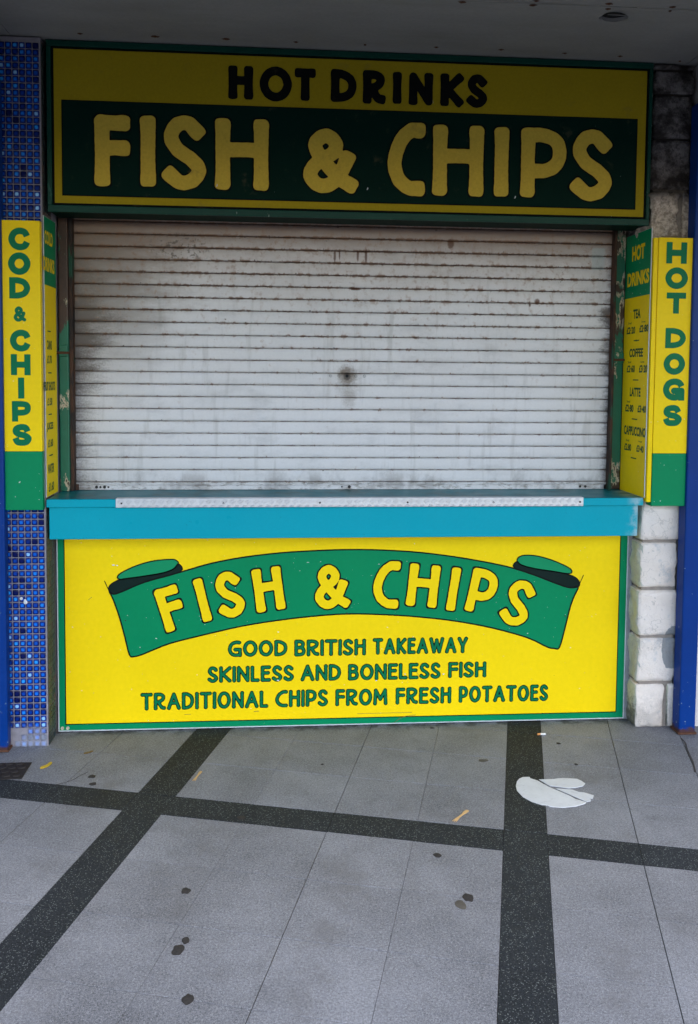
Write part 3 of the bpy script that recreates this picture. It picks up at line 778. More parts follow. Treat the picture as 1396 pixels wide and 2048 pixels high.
mb = MB(); mb.box(HC[0] - .06, HC[0] + .06, HC[1] - .05, HC[1] + .05, CZ + .0125, CZ + .019); part('recess', mb, M['hole'], cel)
fl = MB(); fl.prism([(-.022, 0), (.03, .004), (.036, -.012), (.008, -.03), (-.012, -.034)], 0, .002, lambda u, v, d: (HC[0] + u - .006, HC[1] - .022 + v * .7, CZ - .004 + v * .28 + d))
part('torn_flap', fl, M['soffit'], cel)
rg = MB(); rg.strip([(HC[0] + .012 + math.cos(a) * .054, HC[1] - .004 + math.sin(a) * .043) for a in [2 * math.pi * i / 28 for i in range(-9, 14)]], .004, XY(CZ - .0015)); part('fitting_rim', rg, M['soffit'], cel)
sc = [(-.712, -.156), (-.451, -.156), (-.20, -.160), (.05, -.158), (.30, -.159), (.561, -.162), (.801, -.163), (1.044, -.153), (1.257, -.145), (1.50, -.12), (.575, -.545), (.806, -.545), (1.055, -.542), (.807, -.578), (1.045, -.580), (1.258, -.577), (1.262, -.548), (.33, -.577), (.31, -.545), (.05, -.56 - .017)]
for k, (x, y) in enumerate(sc):
    mb = MB(); mb.cyl((x, y, CZ - .003), .0045, .003, 'z', 10)
    s_ = part('screw', mb, M['rust'], cel)
    if k not in (4, 16, 9):
        R_ = random.uniform(.007, .0125)
        pts = [(x + math.cos(a) * R_ * random.uniform(.75, 1.25) * 1.25, y + math.sin(a) * R_ * random.uniform(.6, 1.0)) for a in [2 * math.pi * i / 14 for i in range(14)]]
        mb = MB(); mb.loops([smooth_pts(pts, 2)], XY(CZ - .0009)); part('rust_stain', mb, M['rust'], cel)
# side beams of the neighbouring bays
mb = MB(); mb.box(1.578, 1.95, CANY + .02, -.10, 2.43, 2.5905, .003); part('side_beam', mb, M['soffit'], cel)
mb = MB(); mb.box(-1.40, -1.0, CANY + .02, -.14, 2.44, 2.5905, .003); part('side_beam', mb, M['soffit'], cel)

# ------------------------------------------------------------------ tiled column
clm = thing('tiled_column', 'square column faced in small glazed blue mosaic tiles, left of the counter', 'column')
CX1, CY0, PT = -.860, -.118, .0238
mb = MB(); mb.box(-1.11, CX1, CY0, .195, -.03, 2.588, .004); part('column_core', mb, M['grout'], clm)
def tile_shape(tone, s=.0211, t=.0035):
    """pillowed tile facing -y, centred"""
    h = s / 2
    rings = [(h, 0, 1.0), (h, -t * .55, 1.0), (h * .90, -t * .9, .95), (h * .62, -t, .45), (h * .30, -t * .97, 0.0)]
    vsx, fs, rim = [], [], []
    for q, y, rv in rings:
        k = .35 if q < h * .7 else .12
        for a, b in ((-1, -1), (0, -1), (1, -1), (1, 0), (1, 1), (0, 1), (-1, 1), (-1, 0)):
            f_ = 1 - k * .5 if a and b else 1
            vsx.append((a * q * f_, y, b * q * f_)); rim.append(rv)
    for r in range(len(rings) - 1):
        for i in range(8):
            fs.append((r * 8 + i, r * 8 + (i + 1) % 8, (r + 1) * 8 + (i + 1) % 8, (r + 1) * 8 + i))
    fs.append(tuple(range(32, 40)))
    return vsx, fs, rim
def tile_mesh(name, items, mat):
    """items: (tone, x, y, z)"""
    V, Fc, R, T = [], [], [], []
    for tone, x, y, z in items:
        vsx, fs, rim = tile_shape(tone)
        o = len(V); V += [(a + x, b + y, c + z) for a, b, c in vsx]; Fc += [tuple(i + o for i in q) for q in fs]; R += rim; T += [tone] * len(rim)
    m_ = bpy.data.meshes.new(name); m_.from_pydata(V, [], Fc)
    a = m_.attributes.new('rim', 'FLOAT', 'POINT'); a.data.foreach_set('value', R)
    a = m_.attributes.new('tone', 'FLOAT', 'POINT'); a.data.foreach_set('value', T)
    m_.materials.append(mat)
    for p in m_.polygons: p.use_smooth = True
    bm = bmesh.new(); bm.from_mesh(m_); bmesh.ops.recalc_face_normals(bm, faces=bm.faces); bm.to_mesh(m_); bm.free()
    return m_
random.seed(11)
tones = [0.0, .12, .22, .32, .42, .50, .58, .66, .74, .80, .87, 1.0]
wts = [6, 8, 11, 13, 13, 12, 12, 12, 10, 8, 6, 5]
protos = [tile_mesh('tile', [(t, 0, 0, 0)], M['tile']) for t in tones]
rows = [k for k in range(0, 38)] + [k for k in range(81, 108)]
nt = 0; rest = []
for k in rows:
    for c in range(6):
        x = CX1 - .0045 - PT * (c + .5); z = .010 + PT * (k + .5) - .012
        if k < 3 and c > 4 - k: continue                    # broken away at the foot
        if z > 2.575: continue
        ti = random.choices(range(len(tones)), wts)[0]
        if nt < 295:
            o = link('tile', protos[ti], clm, (x, CY0 - .0002, z)); nt += 1
            o.rotation_euler = (random.uniform(-.02, .02), 0, random.uniform(-.02, .02))
        else: rest.append((tones[ti], x, CY0 - .0002, z))
o = link('tile', tile_mesh('tile', rest, M['tile']), clm); o['kind'] = 'stuff'
# the returns: small dirty tiles facing the counter, panel reflection in their colour
mb = MB()
for k in range(0, 108):
    z = .010 + PT * (k + .5) - .012
    if .90 < z < 1.97: continue
    for c in range(4):
        if random.random() < .06: continue
        y = CY0 + .003 + PT * (c + .5)
        mb.box(CX1 - .0005, CX1 + .0022 + random.uniform(0, .001), y - .0102, y + .0102, z - .0102, z + .0102, .001)
o = part('side_tile', mb, M['tile_side'], clm, None, 'stuff')
mb = MB(); mb.box(CX1 + .0001, CX1 + .0007, CY0 + .002, -.002, .002, 2.58); part('side_grout', mb, M['grout_side'], clm)
# paint splash on the tiles
mb = MB()
for cx, cz, r in ((-.951, .56, .006), (-.937, .553, .005), (-.936, .546, .0075)):
    mb.cyl((cx, CY0 - .0065, cz), r * .6, .002, 'y', 9, r)
part('paint_splash', mb, M['sticker'], clm)

# ------------------------------------------------------------------ stone pier
pier = thing('stone_pier', 'rough stone pier painted white, right of the counter', 'pier')
PX0, PX1, PY0 = 1.411, 1.576, -.095
mb = MB(); mb.box(PX0 + .016, PX1 - .012, PY0 + .014, .19, -.03, 2.588); part('mortar', mb, M['mortar'], pier)
mb = MB(); mb.box(PX0 - .0085, PX0 + .010, -.006, .03, .001, .775, .003); part('cement_fillet', mb, M['mortar_grey'], pier)
def rock(x0, x1, y0, y1, z0, z1, seed, amp, rnd, nx=12, ny=7, nz=14):
    from mathutils import noise
    bm = bmesh.new()
    bmesh.ops.create_cube(bm, size=1.0)
    bmesh.ops.subdivide_edges(bm, edges=bm.edges[:], cuts=11, use_grid_fill=True)
    cx, cy, cz = (x0 + x1) / 2, (y0 + y1) / 2, (z0 + z1) / 2
    hx, hy, hz = (x1 - x0) / 2, (y1 - y0) / 2, (z1 - z0) / 2
    for v in bm.verts:
        p = Vector((v.co.x * 2 * hx, v.co.y * 2 * hy, v.co.z * 2 * hz))
        q = Vector((max(-hx + rnd, min(hx - rnd, p.x)), max(-hy + rnd, min(hy - rnd, p.y)), max(-hz + rnd, min(hz - rnd, p.z))))
        d = p - q
        if d.length > rnd: p = q + d.normalized() * rnd
        w = Vector((cx, cy, cz)) + p
        n = noise.fractal(w * 14 + Vector((seed, 0, 0)), 1.0, 2.0, 4) + .5 * noise.noise(w * 45 + Vector((0, seed, 0)))
        nrm = Vector((p.x / hx, p.y / hy, p.z / hz)); k = max(abs(nrm.x), abs(nrm.y), abs(nrm.z))
        dr = Vector((nrm.x if abs(nrm.x) > .97 * k else 0, nrm.y if abs(nrm.y) > .97 * k else 0, 0))
        v.co = w + dr * (n - .15) * amp
    mb = MB(); bm.verts.index_update()
    mb.add([v.co[:] for v in bm.verts], [[v.index for v in f.verts] for f in bm.faces]); bm.free()
    return mb
zj = [0.001, .181, .368, .560, .751, 1.10]
J = .005
for i in range(5):
    z0, z1 = zj[i] + (J if i else 0), zj[i + 1] - J
    if i == 0:
        part('stone_block', rock(PX0, 1.530, PY0, .15, z0, z1, 3.1, .009, .012), M['stone'], pier, None, None, True)
        part('stone_block', rock(1.541, PX1, PY0 + .002, .15, z0, z1, 5.3, .005, .010), M['stone'], pier, None, None, True)
    else:
        part('stone_block', rock(PX0, PX1 - (.006 if i in (3,) else 0), PY0, .15, z0, z1, 7.7 * i, .010, .016 if i == 3 else .010), M['stone'], pier, None, None, True)
zt = [1.93, 2.115, 2.308, 2.476, 2.566, 2.588]
for i in range(5):
    z0, z1 = zt[i] + J * .7, zt[i + 1] - (J * .7 if i < 4 else 0)
    if i == 0:
        part('stone_block', rock(PX0, 1.528, PY0 - .012, .15, z0, z1, 21.0, .034, .016), M['stone_dark'], pier, 'rock-faced beige stone block above the sign box', None, True)
        part('stone_block', rock(1.540, PX1, PY0, .15, z0, z1, 23.0, .010, .010), M['stone_dark'], pier, None, None, True)
    else:
        part('stone_block', rock(PX0, PX1, PY0, .15, z0, z1, 11.3 * i + 2, .012, .008), M['stone_dark'], pier, None, None, True)

# ------------------------------------------------------------------ blue posts
def post(x0, x1, y0, y1, label):
    t = thing('blue_post', label, 'post', 'blue posts either side of the kiosk')
    mb = MB(); mb.box(x0, x1, y0, y1, .0, 2.43, .006); part('shaft', mb, M['pole'], t)
    mb = MB(); mb.box(x0 - .004, x1 + .004, y0 - .004, y1 + .004, .0005, .009, .002); part('foot_plate', mb, M['rust'], t)
    return t
post(1.560, 1.627, -.163, -.100, 'chipped blue square post standing beside the white stone pier')
post(-1.10, -.993, -.166, -.125, 'blue square post standing beside the blue tiled column')

# ------------------------------------------------------------------ roller shutter
shu = thing('roller_shutter', 'closed grimy white roller shutter above the counter', 'shutter')
SY, Z0, SP = .115, .9629, .0487
SX0, SX1 = -.806, 1.350
prof = [(.012, .0004), (.0105, .0008), (.0010, .0014), (.0002, .0022), (-.0006, .012), (-.0009, .024), (-.0006, .036), (.0002, .0456), (.0010, .0464), (.0105, .0472), (.012, .0486)]
def slat_mesh(lock=False):
    n = len(prof); mb = MB()
    if not lock:
        mb.add([(SX0, SY + y, z) for y, z in prof] + [(SX1, SY + y, z) for y, z in prof], [(i, i + 1, i + 1 + n, i + n) for i in range(n - 1)])
    return mb.mesh('slat', M['shutter'], True)
sm = slat_mesh()
random.seed(5)
for k in range(23):
    link('slat', sm, shu, (random.uniform(-.0015, .0015), random.uniform(-.0008, .0008), Z0 + SP * k))
mb = MB()                                          # bottom bar: upper lip, bead, foot
mb.box(SX0 + .002, SX1 - .002, SY - .006, SY + .010, .9545, .9625, .001)
mb.box(SX0 + .002, SX1 - .002, SY - .0035, SY + .010, .9500, .9540, .001)
mb.box(SX0 + .006, SX1 - .012, SY - .005, SY + .010, .9316, .9495, .0012)
part('bottom_bar', mb, M['shutter_bar'], shu, None, None, False)
for x, r in ((-.724, .006), (-.709, .0045), (-.693, .006), (-.678, .004), (.249, .0035), (.279, .0065), (1.237, .0055), (1.259, .0055)):
    mb = MB(); mb.cyl((x, SY - .0056, .9425), r, .004, 'y', 12); part('bar_hole', mb, M['iron'], shu)
mb = MB(); mb.box(SX0 - .006, SX0 + .014, SY - .012, SY + .006, .930, .9545, .004); part('end_block', mb, M['guide'], shu)
mb = MB(); mb.cyl((.266, SY - .0034, 1.390), .0062, .006, 'y', 18); part('keyhole', mb, M['hole'], shu)
for x in (.200, .234, .301, .336):
    mb = MB(); mb.cyl((x, SY - .0030, 1.390), .0056, .004, 'y', 16); s_ = part('lock_screw', mb, M['hole'], shu)
    mb = MB(); mb.cyl((x, SY - .0036, 1.390), .0044, .004, 'y', 16, .0046); w_ = part('washer', mb, M['shutter'], s_)
    mb = MB(); mb.cyl((x, SY - .0040, 1.390), .0014, .004, 'y', 10); part('socket', mb, M['hole'], s_)
for x0, x1 in ((-.8165, -.803), (1.347, 1.3565)):
    mb = MB(); mb.box(x0, x1, .078, .150, .9315, 2.10, .002); part('guide_rail', mb, M['guide'], shu)
mb = MB(); mb.box(-.850, 1.405, .062, .150, 2.006, 2.12, .003); part('header_box', mb, M['iron'], shu)

def jamb(x0, x1, yf, label, latch):
    t = thing('door_jamb', label, 'jamb', 'green jambs beside the shutter')
    mb = MB(); mb.box(x0, x1, yf, .16, .9315, 2.10, .003); part('steel_face', mb, M['jamb'], t)
    mb = MB(); mb.box(x0 + .002, x1 - .001, yf - .012, yf - .0005, latch - .026, latch + .018, .003)
    l_ = part('hinge', mb, M['jamb'], t)
    mb = MB(); mb.cyl((x0 - (.004 if x0 < 0 else .004), yf - .014, latch - .012), .005, x1 - x0 + .012, 'x', 10); part('pin', mb, M['rust'], l_)
jamb(-.8525, -.8170, .066, 'peeling green steel jamb left of the shutter', 1.482)
jamb(1.3570, 1.4025, .104, 'peeling green steel jamb right of the shutter', 1.478)

# ------------------------------------------------------------------ counter
cnt = thing('counter', 'turquoise serving counter below the roller shutter', 'counter')
mb = MB(); mb.box(-.8535, 1.4025, -.131, .150, .900, .9305, .004); part('worktop', mb, M['turquoise_top'], cnt)
mb = MB(); mb.box(-.8535, 1.4025, -.1325, -.1312, .9005, .9285, .0004); part('front_edge', mb, M['turquoise'], cnt)
mb = MB(); mb.box(-.8485, 1.3895, -.117, .02, .778, .8995, .003); part('apron', mb, M['turquoise'], cnt)
tp = thing('tread_plate', 'silver chequer plate strip screwed along the counter edge', 'edging strip')
mb = MB(); mb.box(-.604, 1.164, -.1355, -.1328, .8985, .9322, .0012); mb.box(-.604, 1.164, -.1350, -.105, .9310, .9328, .0006)
part('plate', mb, M['alu'], tp)
mb = MB()
def lozenge(cx, cz, ang, L, w, h):
    c, s = math.cos(ang), math.sin(ang)
    pts = [(-L / 2, 0), (-L * .3, w / 2), (L * .3, w / 2), (L / 2, 0), (L * .3, -w / 2), (-L * .3, -w / 2)]
    P = [(cx + u * c - v * s, cz + u * s + v * c) for u, v in pts]
    P = [(x, max(.8992, min(.9316, z))) for x, z in P]
    Q = [(cx + (x - cx) * .62, cz + (z - cz) * .62) for x, z in P]
    n = 6
    mb.add([(x, -.1355, z) for x, z in P] + [(x, -.1355 - h, z) for x, z in Q], [(i, (i + 1) % n, (i + 1) % n + n, i + n) for i in range(n)] + [tuple(range(n, 2 * n))])
k = 0; x = -.585
while x < 1.155:
    for q in range(5):
        d = (q - 2) * .0042
        lozenge(x + d * .8, .9205 + d * .55, -math.radians(42) if True else 0, .017, .0026, .0022)
    for q in range(4):
        d = (q - 1.5) * .0042
        lozenge(x + .0145 + d * .85, .9025 - d * .2, math.radians(42), .013, .0026, .0022)
    x += .0292
part('tread_lozenge', mb, M['alu'], tp, None, 'stuff')
for x in (-.583, -.21, .149, .481, .812, 1.15):
    mb = MB(); mb.cyl((x, -.1374, .9155), .0038, .0015, 'y', 12); part('screw', mb, M['iron'], tp)

# ------------------------------------------------------------------ lower sign panel
pan = thing('sign_panel', 'large yellow sign board below the counter with a green ribbon banner', 'sign board')
mb = MB(); mb.box(-.8525, 1.4030, .0030, .03, .004, .777); part('backing', mb, M['trim'], pan)
mb = MB()
mb.box(-.8525, -.8492, -.003, .0028, .004, .777); mb.box(1.3998, 1.4030, -.003, .0028, .004, .777); mb.box(-.849, 1.3996, -.003, .0028, .004, .0072)
part('edge_trim', mb, M['trim'], pan)
mb = MB(); mb.box(-.8490, 1.3995, 0, .0028, .0075, .777); part('green_border', mb, M['green'], pan)
PXL, PXR, PZ0, PZ1 = -.8265, 1.3725, .0290, .777
mb = MB(); mb.add([(PXL, -.0006, PZ0), (PXR, -.0006, PZ0), (PXR, -.0006, PZ1), (PXL, -.0006, PZ1)], [(0, 1, 2, 3)]); part('keyline', mb, M['black'], pan)
e = .0040
mb = MB(); mb.add([(PXL + e, -.0012, PZ0 + e), (PXR - e, -.0012, PZ0 + e), (PXR - e, -.0012, PZ1), (PXL + e, -.0012, PZ1)], [(0, 1, 2, 3)]); part('yellow_field', mb, M['yellow'], pan)
rib = smooth_pts(D['RIBBON'], 3)
mb = MB(); mb.loops([rib], XZ(-.0018)); rb = part('ribbon', mb, M['green'], pan, 'curved green ribbon with rolled ends')
mb = MB()
for p in D['ROLLS']:
    mb = MB(); mb.loops([smooth_pts(p, 4)], XZ(-.0020)); part('rolled_end', mb, M['roll'], rb)
    mb = MB(); mb.strip(smooth_pts(p, 4), .0045, XZ(-.00285), True); part('ribbon_outline', mb, M['black'], rb)
for p in D['FOLDS']:
    mb = MB(); mb.loops([smooth_pts(p, 4)], XZ(-.0023)); part('dark_fold', mb, M['fold'], rb)
    mb = MB(); mb.strip(smooth_pts(p, 4), .0045, XZ(-.00285), True); part('ribbon_outline', mb, M['black'], rb)
mb = MB(); mb.strip(rib, .0056, XZ(-.0026), True); part('ribbon_outline', mb, M['black'], rb)
for a, b in D['SPIKES']:
    mb = MB(); mb.strip([a, ((a[0] * 2 + b[0]) / 3, (a[1] * 2 + b[1]) / 3), b], .0030, XZ(-.0027)); part('ribbon_outline', mb, M['black'], rb)
def write(parent, items, r_of, y, ink, outline_mat, grow, wob, label, block=False, res=56, shrink=0.0):
    """items: (char, cx, cz, w, h, rot)"""
    for ch, cx, cz, w, h, rot in items:
        w -= 2 * shrink; h -= 2 * shrink
        r = r_of(h); w = max(w, 2 * r)
        a = MB(); put(a, letter(ch, w, h, r, 0.0, block, wob, res), cx, cz, rot, XZ(y - .0006))
        p = part('letter', a, ink, parent)
        if grow:
            b = MB(); put(b, letter(ch, w, h, r, grow, block, wob, res), cx, cz, rot, XZ(y)); part('letter_outline', b, outline_mat, p)
write(pan, [tuple(q) for q in D['BANNER']], lambda h: .0172, -.0024, M['yellow_ink'], M['black'], .0056, .0034, '', False, 64, .0046)
RW = dict(A=.80, B=.62, C=.72, D=.72, E=.56, F=.56, G=.76, H=.64, I=.0, K=.68, L=.50, M=.86, N=.70, O=.80, P=.62, R=.70, S=.58, T=.70, W=1.05, Y=.72)
lines = {}
for wd, cx, cz, w, h in D['WORDS']:
    r = .080 * h
    raw = [max(RW[c] * h, 2 * r) for c in wd]; gp = .10 * h
    k = (w - gp * (len(wd) - 1)) / sum(raw)
    x = cx - w / 2; it = []
    for c, q in zip(wd, raw):
        ww = max(q * k, 2 * r); it.append((c, x + ww / 2, cz, ww, h, 0)); x += ww + gp
    lines.setdefault(0 if wd in ('GOOD', 'BRITISH', 'TAKEAWAY') else 1 if wd in ('SKINLESS', 'AND', 'BONELESS', 'FISH') else 2, []).extend(it)
for i, nm in enumerate(('GOOD BRITISH TAKEAWAY', 'SKINLESS AND BONELESS FISH', 'TRADITIONAL CHIPS FROM FRESH POTATOES')):
    write(pan, lines[i], lambda h: .0046, -.0018, M['green_ink'], M['black'], .0030, .002, '', False, 40, .0014)
for x in (-.838, -.8175):
    mb = MB(); mb.cyl((x, -.0035, .0165), .0062, .003, 'y', 14, .0066); part('screw_cap', mb, M['cap'], pan)
for x, z in ((-.594, .438), (1.148, .432), (.265, .455)):
    mb = MB(); mb.cyl((x, -.0036, z), .0024, .0016, 'y', 10); part('screw', mb, M['iron'], pan)

for pts_, w_ in (([(.310, .0475), (.40, .0480), (.53, .0476)], .0016), ([(.455, .0035), (.475, .0200), (.505, .0330), (.545, .0375)], .0016), ([(.545, .215), (.560, .190), (.566, .182)], .0012), ([(-.735, .520), (-.722, .531)], .0016), ([(-.37, .060), (-.345, .0606)], .0013), ([(-.10, .0655), (-.08, .067)], .0022)):
    mb = MB(); mb.strip(smooth_pts(pts_, 4, False), w_, XZ(-.0015)); part('scratch', mb, M['brown_scrap'], pan)
for x, z, r in ((-.638, .655, .006), (-.626, .654, .004), (.16, .662, .0022), (.39, .650, .003), (-.265, .583, .003), (.385, .182, .004), (.50, .205, .0035), (.655, .203, .0045), (-.005, .190, .0045)):
    mb = MB(); mb.loops([[(x + math.cos(a) * r * random.uniform(.6, 1.4), z + math.sin(a) * r * random.uniform(.3, .7)) for a in [.9 * q for q in range(7)]]], XZ(-.0034)); part('paint_chip', mb, M['sticker'], pan)

# ------------------------------------------------------------------ fascia sign
fas = thing('fascia_sign', 'big weathered green framed sign above the shutter with yellow letters', 'sign board')
FX0, FX1, FZ0, FZ1 = -.8465, 1.4085, 1.9775, 2.5885
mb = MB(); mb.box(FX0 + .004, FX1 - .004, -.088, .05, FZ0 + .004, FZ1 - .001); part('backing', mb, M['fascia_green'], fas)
ax0, ax1, az0, az1 = -.8215, 1.3865, 2.0110, 2.5594
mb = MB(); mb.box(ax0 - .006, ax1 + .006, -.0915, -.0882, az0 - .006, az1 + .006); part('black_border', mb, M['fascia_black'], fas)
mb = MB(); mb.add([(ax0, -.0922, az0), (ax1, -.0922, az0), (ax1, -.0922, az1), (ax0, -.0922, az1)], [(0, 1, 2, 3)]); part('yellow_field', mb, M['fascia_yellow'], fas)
gx0, gx1, gz0, gz1 = -.7913, 1.3503, 2.0414, 2.3759
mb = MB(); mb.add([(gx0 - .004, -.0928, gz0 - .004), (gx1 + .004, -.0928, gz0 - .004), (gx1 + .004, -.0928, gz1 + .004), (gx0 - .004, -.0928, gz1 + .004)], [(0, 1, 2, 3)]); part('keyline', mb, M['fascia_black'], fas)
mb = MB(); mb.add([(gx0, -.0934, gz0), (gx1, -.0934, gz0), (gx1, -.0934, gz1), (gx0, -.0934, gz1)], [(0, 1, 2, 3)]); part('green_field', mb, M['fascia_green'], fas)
for nm, (x0, x1, z0, z1) in dict(b=(FX0, FX1, FZ0, az0 - .0085), t=(FX0, FX1, az1 + .0085, FZ1), l=(FX0, ax0 - .0085, az0 - .0080, az1 + .0080), r=(ax1 + .0085, FX1, az0 - .0080, az1 + .0080)).items():
    mb = MB(); mb.box(x0, x1, -.098, -.0885, z0, z1, .002); part('frame_rail', mb, M['frame_green'], fas)
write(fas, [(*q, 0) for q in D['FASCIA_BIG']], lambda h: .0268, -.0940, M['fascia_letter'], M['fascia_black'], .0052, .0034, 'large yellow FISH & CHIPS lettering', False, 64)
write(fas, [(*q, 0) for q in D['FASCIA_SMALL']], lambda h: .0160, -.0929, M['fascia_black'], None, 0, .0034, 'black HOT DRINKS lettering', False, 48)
mb = MB()
for x, z, r in ((-.240, 2.090, .006), (.318, 2.092, .005), (.880, 2.075, .0055)): mb.strip([(x + math.cos(a) * r * .7, z + math.sin(a) * r) for a in (-1.6, -1, -.3, .4)], .0035, XZ(-.0956))
part('fixing_mark', mb, M['sticker'], fas)

# ------------------------------------------------------------------ upright box signs
def upright(name, label, x0, x1, z0, zg, z1, yf, yb, letters, skip, sk, words):
    t = thing(name, label, 'sign')
    mb = MB(); mb.box(x0, x1, yf, yb, z0, zg - .0003, .0015); part('green_foot', mb, M['green'], t)
    mb = MB(); mb.box(x0, x1, yf, yb, zg + .0003, z1, .0015); part('yellow_case', mb, M['yellow'], t)
    it = [(*q, 0) for q in letters]
    write(t, it, lambda h: .0126 * (h / .088) if h > .06 else .0068 * (h / .06), yf - .0006, M['green_ink'], None, 0, 0, 'green upright lettering reading ' + words, True, 56)
    return t
upright('upright_sign', 'narrow yellow COD & CHIPS box sign on the blue tiled column', -.9945, -.8615, .8935, 1.1075, 1.9355, -.150, -.122, D['COD'], 0, 0, 'COD & CHIPS')
upright('upright_sign', 'narrow yellow HOT DOGS box sign on the white stone pier', 1.4265, 1.5655, .9000, 1.1040, 1.9260, -.150, -.099, D['DOG'], 0, 0, 'HOT DOGS')

# ------------------------------------------------------------------ menu boards
def text_mesh(body, bold):
    c = bpy.data.curves.new('text', 'FONT'); c.body = body; c.offset = bold; c.resolution_u = 4
    o = bpy.data.objects.new('text', c); COL.objects.link(o)
    dg = bpy.context.evaluated_depsgraph_get()
    m_ = bpy.data.meshes.new_from_object(o.evaluated_get(dg))
    v = [tuple(p.co) for p in m_.vertices]; f = [tuple(p.vertices) for p in m_.polygons]
    bpy.data.objects.remove(o); bpy.data.curves.remove(c); bpy.data.meshes.remove(m_)
    return v, f
def menu(label, lines, xf, y0, y1, z0, z1, zb, side):
    """side +1: board facing +x (left of the counter); -1: facing -x"""
    t = thing('menu_board', label, 'menu board')
    th = .0035
    xa, xb = (xf - th, xf) if side > 0 else (xf, xf + th)
    mb = MB(); mb.box(xa, xb, y0, y1, z0, z1, .0006); part('board', mb, M['trim'], t)
    dx = .0005 * side
    g = .0012
    mb = MB(); mb.add([(xf + dx, y0 + g, zb), (xf + dx, y1 - g, zb), (xf + dx, y1 - g, z1 - g), (xf + dx, y0 + g, z1 - g)], [(0, 1, 2, 3)]); part('heading_band', mb, M['green'], t)
    mb = MB(); mb.add([(xf + dx, y0 + g, z0 + g), (xf + dx, y1 - g, z0 + g), (xf + dx, y1 - g, zb), (xf + dx, y0 + g, zb)], [(0, 1, 2, 3)]); part('price_field', mb, M['yellow'], t)
    hd, pr = MB(), MB()
    for body, cy, cz, w, h in lines:
        tgt = hd if cz > zb else pr
        if body == '-' or body == '+':
            yy = [cy - w / 2, cy + w / 2]
            hh = .0022
            tgt.add([(xf + 2 * dx, yy[0], cz - hh), (xf + 2 * dx, yy[1], cz - hh), (xf + 2 * dx, yy[1], cz + hh), (xf + 2 * dx, yy[0], cz + hh)], [(0, 1, 2, 3)])
            if body == '+':
                q = w * .16; tgt.add([(xf + 3 * dx, cy - q, cz), (xf + 3 * dx, cy, cz - q * .55), (xf + 3 * dx, cy + q, cz), (xf + 3 * dx, cy, cz + q * .55)], [(0, 1, 2, 3)])
            continue
        small = body in ('Small', 'Large')
        v, f = text_mesh(body, .010 if small else .045 if h > .04 else .036)
        xs = [p[0] for p in v]; zs = [p[1] for p in v]
        xa_, xb_, za_, zb_ = min(xs), max(xs), min(zs), max(zs)
        sg = 1 if side > 0 else -1
        tgt.add([(xf + 2 * dx, cy + sg * ((p[0] - xa_) / (xb_ - xa_) - .5) * w, cz + ((p[1] - za_) / (zb_ - za_) - .5) * h) for p in v], f)
    hw = ' '.join(l[0] for l in lines[:2])
    part('heading', hd, M['yellow_ink'], t, 'yellow heading reading ' + hw, 'stuff')
    part('price_list', pr, M['green_dark'], t, 'dark green list of drinks and prices', 'stuff')
    return t
M['green_dark'] = vinyl('dark_green_ink', (.006, .075, .035), .4, .1, False)
lm = menu('yellow and green COLD DRINKS menu board on the tiled column side', D['MENU_L'], -.8565, -.115, .045, .934, 1.962, 1.714, 1)
mb = MB(); mb.loops([smooth_pts([(-.075, 1.655), (-.05, 1.668), (-.03, 1.65), (-.034, 1.61), (-.048, 1.575), (-.072, 1.572), (-.078, 1.61)], 4)], lambda u, v: (-.8557, u, v))
part('blanking_patch', mb, M['yellow_ink'], lm, 'plain yellow patch stuck over old text')
menu('yellow and green HOT DRINKS menu board on the stone pier side', D['MENU_R'], 1.403, -.137, .102, .930, 1.964, 1.713, -1)
mb = MB(); mb.box(1.4090, 1.4255, -.1465, -.0965, .9155, 1.9250, .001)
o = link('edge_board', mb.mesh('edge_board', M['yellow']))
tag(o, 'slim plain yellow board between the drinks menu and the hot dogs sign', 'board')

# ------------------------------------------------------------------ things on the ground
def frag(pts, mat):
    mb = MB(); mb.prism(pts, .0006, .0022, lambda u, v, d: (u, v, d)); return mb
st = thing('floor_sticker', 'torn white round floor sticker lying over a dark paving strip', 'floor sticker')
for p in D['STICKER']:
    part('fragment', frag(p, None), M['sticker'], st)
mb = MB(); mb.strip([(a, b) for a, b in smooth_pts([((D['STICKER'][0][i][0]), D['STICKER'][0][i][1]) for i in (1, 2, 3, 4, 5, 6, 7, 8)], 3, False)], .004, XY(.00045)); part('glue_edge', mb, M['sticker_edge'], st)
def litter(name, pts, a, b, w, h, mat, label, cat, group=None):
    """flat outline pts in (along, across) units laid from a to b"""
    ax = Vector((b[0] - a[0], b[1] - a[1])); L = ax.length; ax.normalize(); ay = Vector((-ax.y, ax.x))
    mb = MB(); mb.prism(pts, 0, h, lambda u, v, d: (a[0] + ax.x * u * L + ay.x * v * w, a[1] + ax.y * u * L + ay.y * v * w, .0010 + d + .004 * u * (1 - u)))
    o = link(name, mb.mesh(name, mat)); return tag(o, label, cat, group)
FORK = [(0, -.5), (.18, -.42), (.40, -.22), (.62, -.24), (.80, -.45), (.97, -.42), (1.0, -.25), (1.0, .25), (.97, .42), (.80, .45), (.62, .24), (.40, .22), (.18, .42), (0, .5), (.16, .2), (.0, .02), (.16, -.15)]
litter('wooden_fork', FORK, (-.291, -.437), (-.272, -.366), .011, .0016, M['wood'], 'small wooden chip fork beside the left dark paving strip', 'chip fork', 'wooden chip forks dropped on the pavement')
litter('wooden_fork', FORK, (.547, -.757), (.606, -.690), .013, .0016, M['wood'], 'small wooden chip fork on pale slab left of the white sticker', 'chip fork', 'wooden chip forks dropped on the pavement')
pp = smooth_pts([(0, -.5), (.35, -.9), (.8, -.4), (1, .3), (.85, .5), (.5, -.1), (.15, .1)], 3)
litter('yellow_peel', pp, (-.842, -.307), (-.806, -.268), .016, .003, M['peel_yellow'], 'curled scrap of yellow peel beside the iron drain cover', 'food scrap')
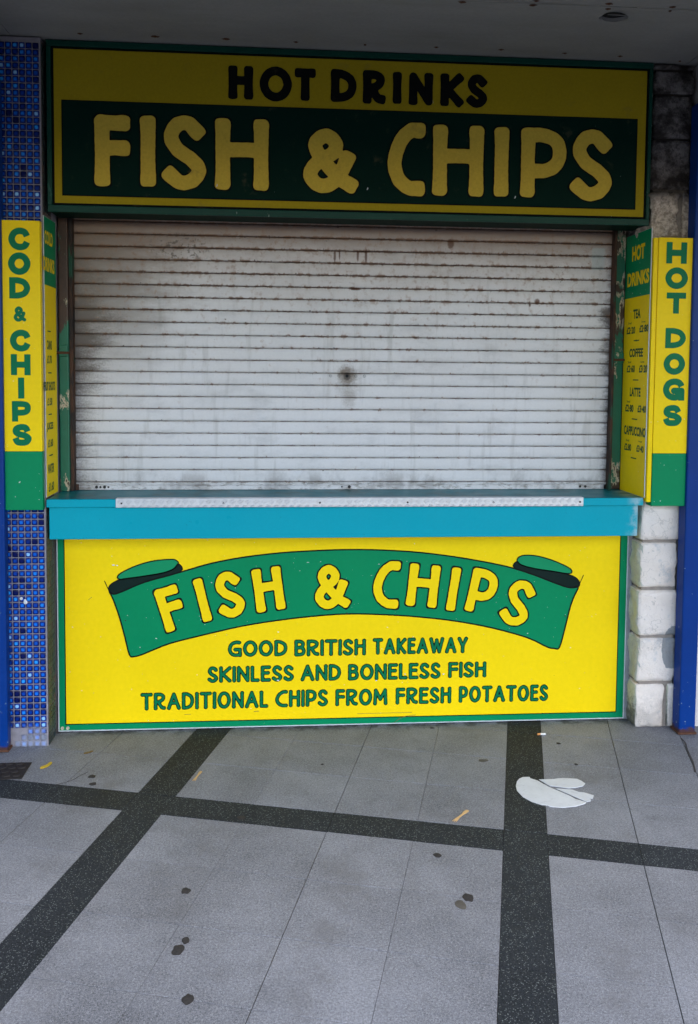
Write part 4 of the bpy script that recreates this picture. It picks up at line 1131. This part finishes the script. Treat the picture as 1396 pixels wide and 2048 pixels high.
litter('brown_scrap', pp, (-.715, -.195), (-.682, -.182), .012, .002, M['brown_scrap'], 'shrivelled brown food scrap near the blue tiled column', 'food scrap')
cg = thing('cigarette_butt', 'cigarette end on the pavement in front of the yellow sign board', 'cigarette butt')
mb = MB(); mb.cyl((1.003, -.1355, .0045), .0038, .012, 'x', 10); part('filter', mb, M['filter'], cg)
mb = MB(); mb.cyl((1.0151, -.1355, .0045), .0037, .020, 'x', 10); part('paper', mb, M['paper_white'], cg)
random.seed(21)
def gum(x, y, rx, ry, label, mat='gum', name='gum_spot'):
    n = 22; pts = []
    for i in range(n):
        a = 2 * math.pi * i / n; q = random.uniform(.82, 1.14)
        pts.append((x + math.cos(a) * rx * q, y + math.sin(a) * ry * q))
    pts = smooth_pts(pts[::2], 4); n = len(pts)
    mb = MB()
    vsx = [(p[0], p[1], .0006) for p in pts] + [(x + (p[0] - x) * .8, y + (p[1] - y) * .8, .0016) for p in pts] + [(x, y, .0019)]
    mb.add(vsx, [(i, (i + 1) % n, (i + 1) % n + n, i + n) for i in range(n)] + [(i + n, (i + 1) % n + n, 2 * n) for i in range(n)])
    o = link(name, mb.mesh(name, M[mat], True)); tag(o, label, 'gum spot', 'gum spots trodden into the pavement')
gum(-.645, -.379, .0135, .0125, 'black gum spot near the blue tiled column, upper of two')
gum(-.631, -.434, .0135, .0115, 'black gum spot near the blue tiled column, lower of two')
gum(-.249, -1.064, .0125, .0145, 'lone black gum spot between the left strip and the middle joint')
gum(-.228, -1.268, .010, .014, 'smaller of two black gum spots near the front, right of the strip')
gum(-.242, -1.304, .015, .020, 'larger of two black gum spots near the front, right of the strip')
gum(-.201, -1.470, .0125, .017, 'black gum spot nearest to the front edge of the picture')
gum(-.118, -.690, .013, .014, 'dark gum spot on the dark cross strip')
gum(.462, -.938, .0125, .013, 'dark gum spot just in front of the cross strip, left of the right strip', 'gum')
gum(.507, -1.144, .0150, .018, 'black gum spot touching a paler grey one')
gum(.481, -1.173, .0155, .020, 'flat grey gum spot touching a black one', 'gum_pale')
gum(1.062, -.214, .008, .009, 'small black gum spot between the cigarette end and the pier')
gum(1.068, -.390, .0065, .008, 'tiny black gum spot behind the white sticker')
gum(.605, -.045, .010, .006, 'small dark gum spot close under the yellow sign board')
gum(.155, -.335, .006, .006, 'tiny dark gum spot on the pale slabs in front of the sign board')
gum(.74, -.34, .018, .012, 'faint grey gum spot on the pale slab behind the right fork', 'gum_pale')
# cast iron cover, lower left
dr = thing('drain_cover', 'dark cast iron drain cover beside the blue post', 'drain cover')
mb = MB(); mb.box(-1.12, -.880, -.385, -.260, .0005, .0030, .001); part('cover_plate', mb, M['iron'], dr)
mb = MB()
for r in range(4):
    for c in range(7):
        x = -1.105 + c * .034 + (.017 if r % 2 else 0); y = -.372 + r * .030
        pts = [(math.cos(a) * .014, math.sin(a) * .006) for a in [2 * math.pi * i / 8 for i in range(8)]]
        if x + .014 > -.882: continue
        mb.prism([(x + u * .9 - v * .5, y + v + u * .25 + .006) for u, v in pts], .0028, .0075, lambda u, v, d: (u, v, d))
part('raised_tread', mb, M['iron'], dr, None, 'stuff')
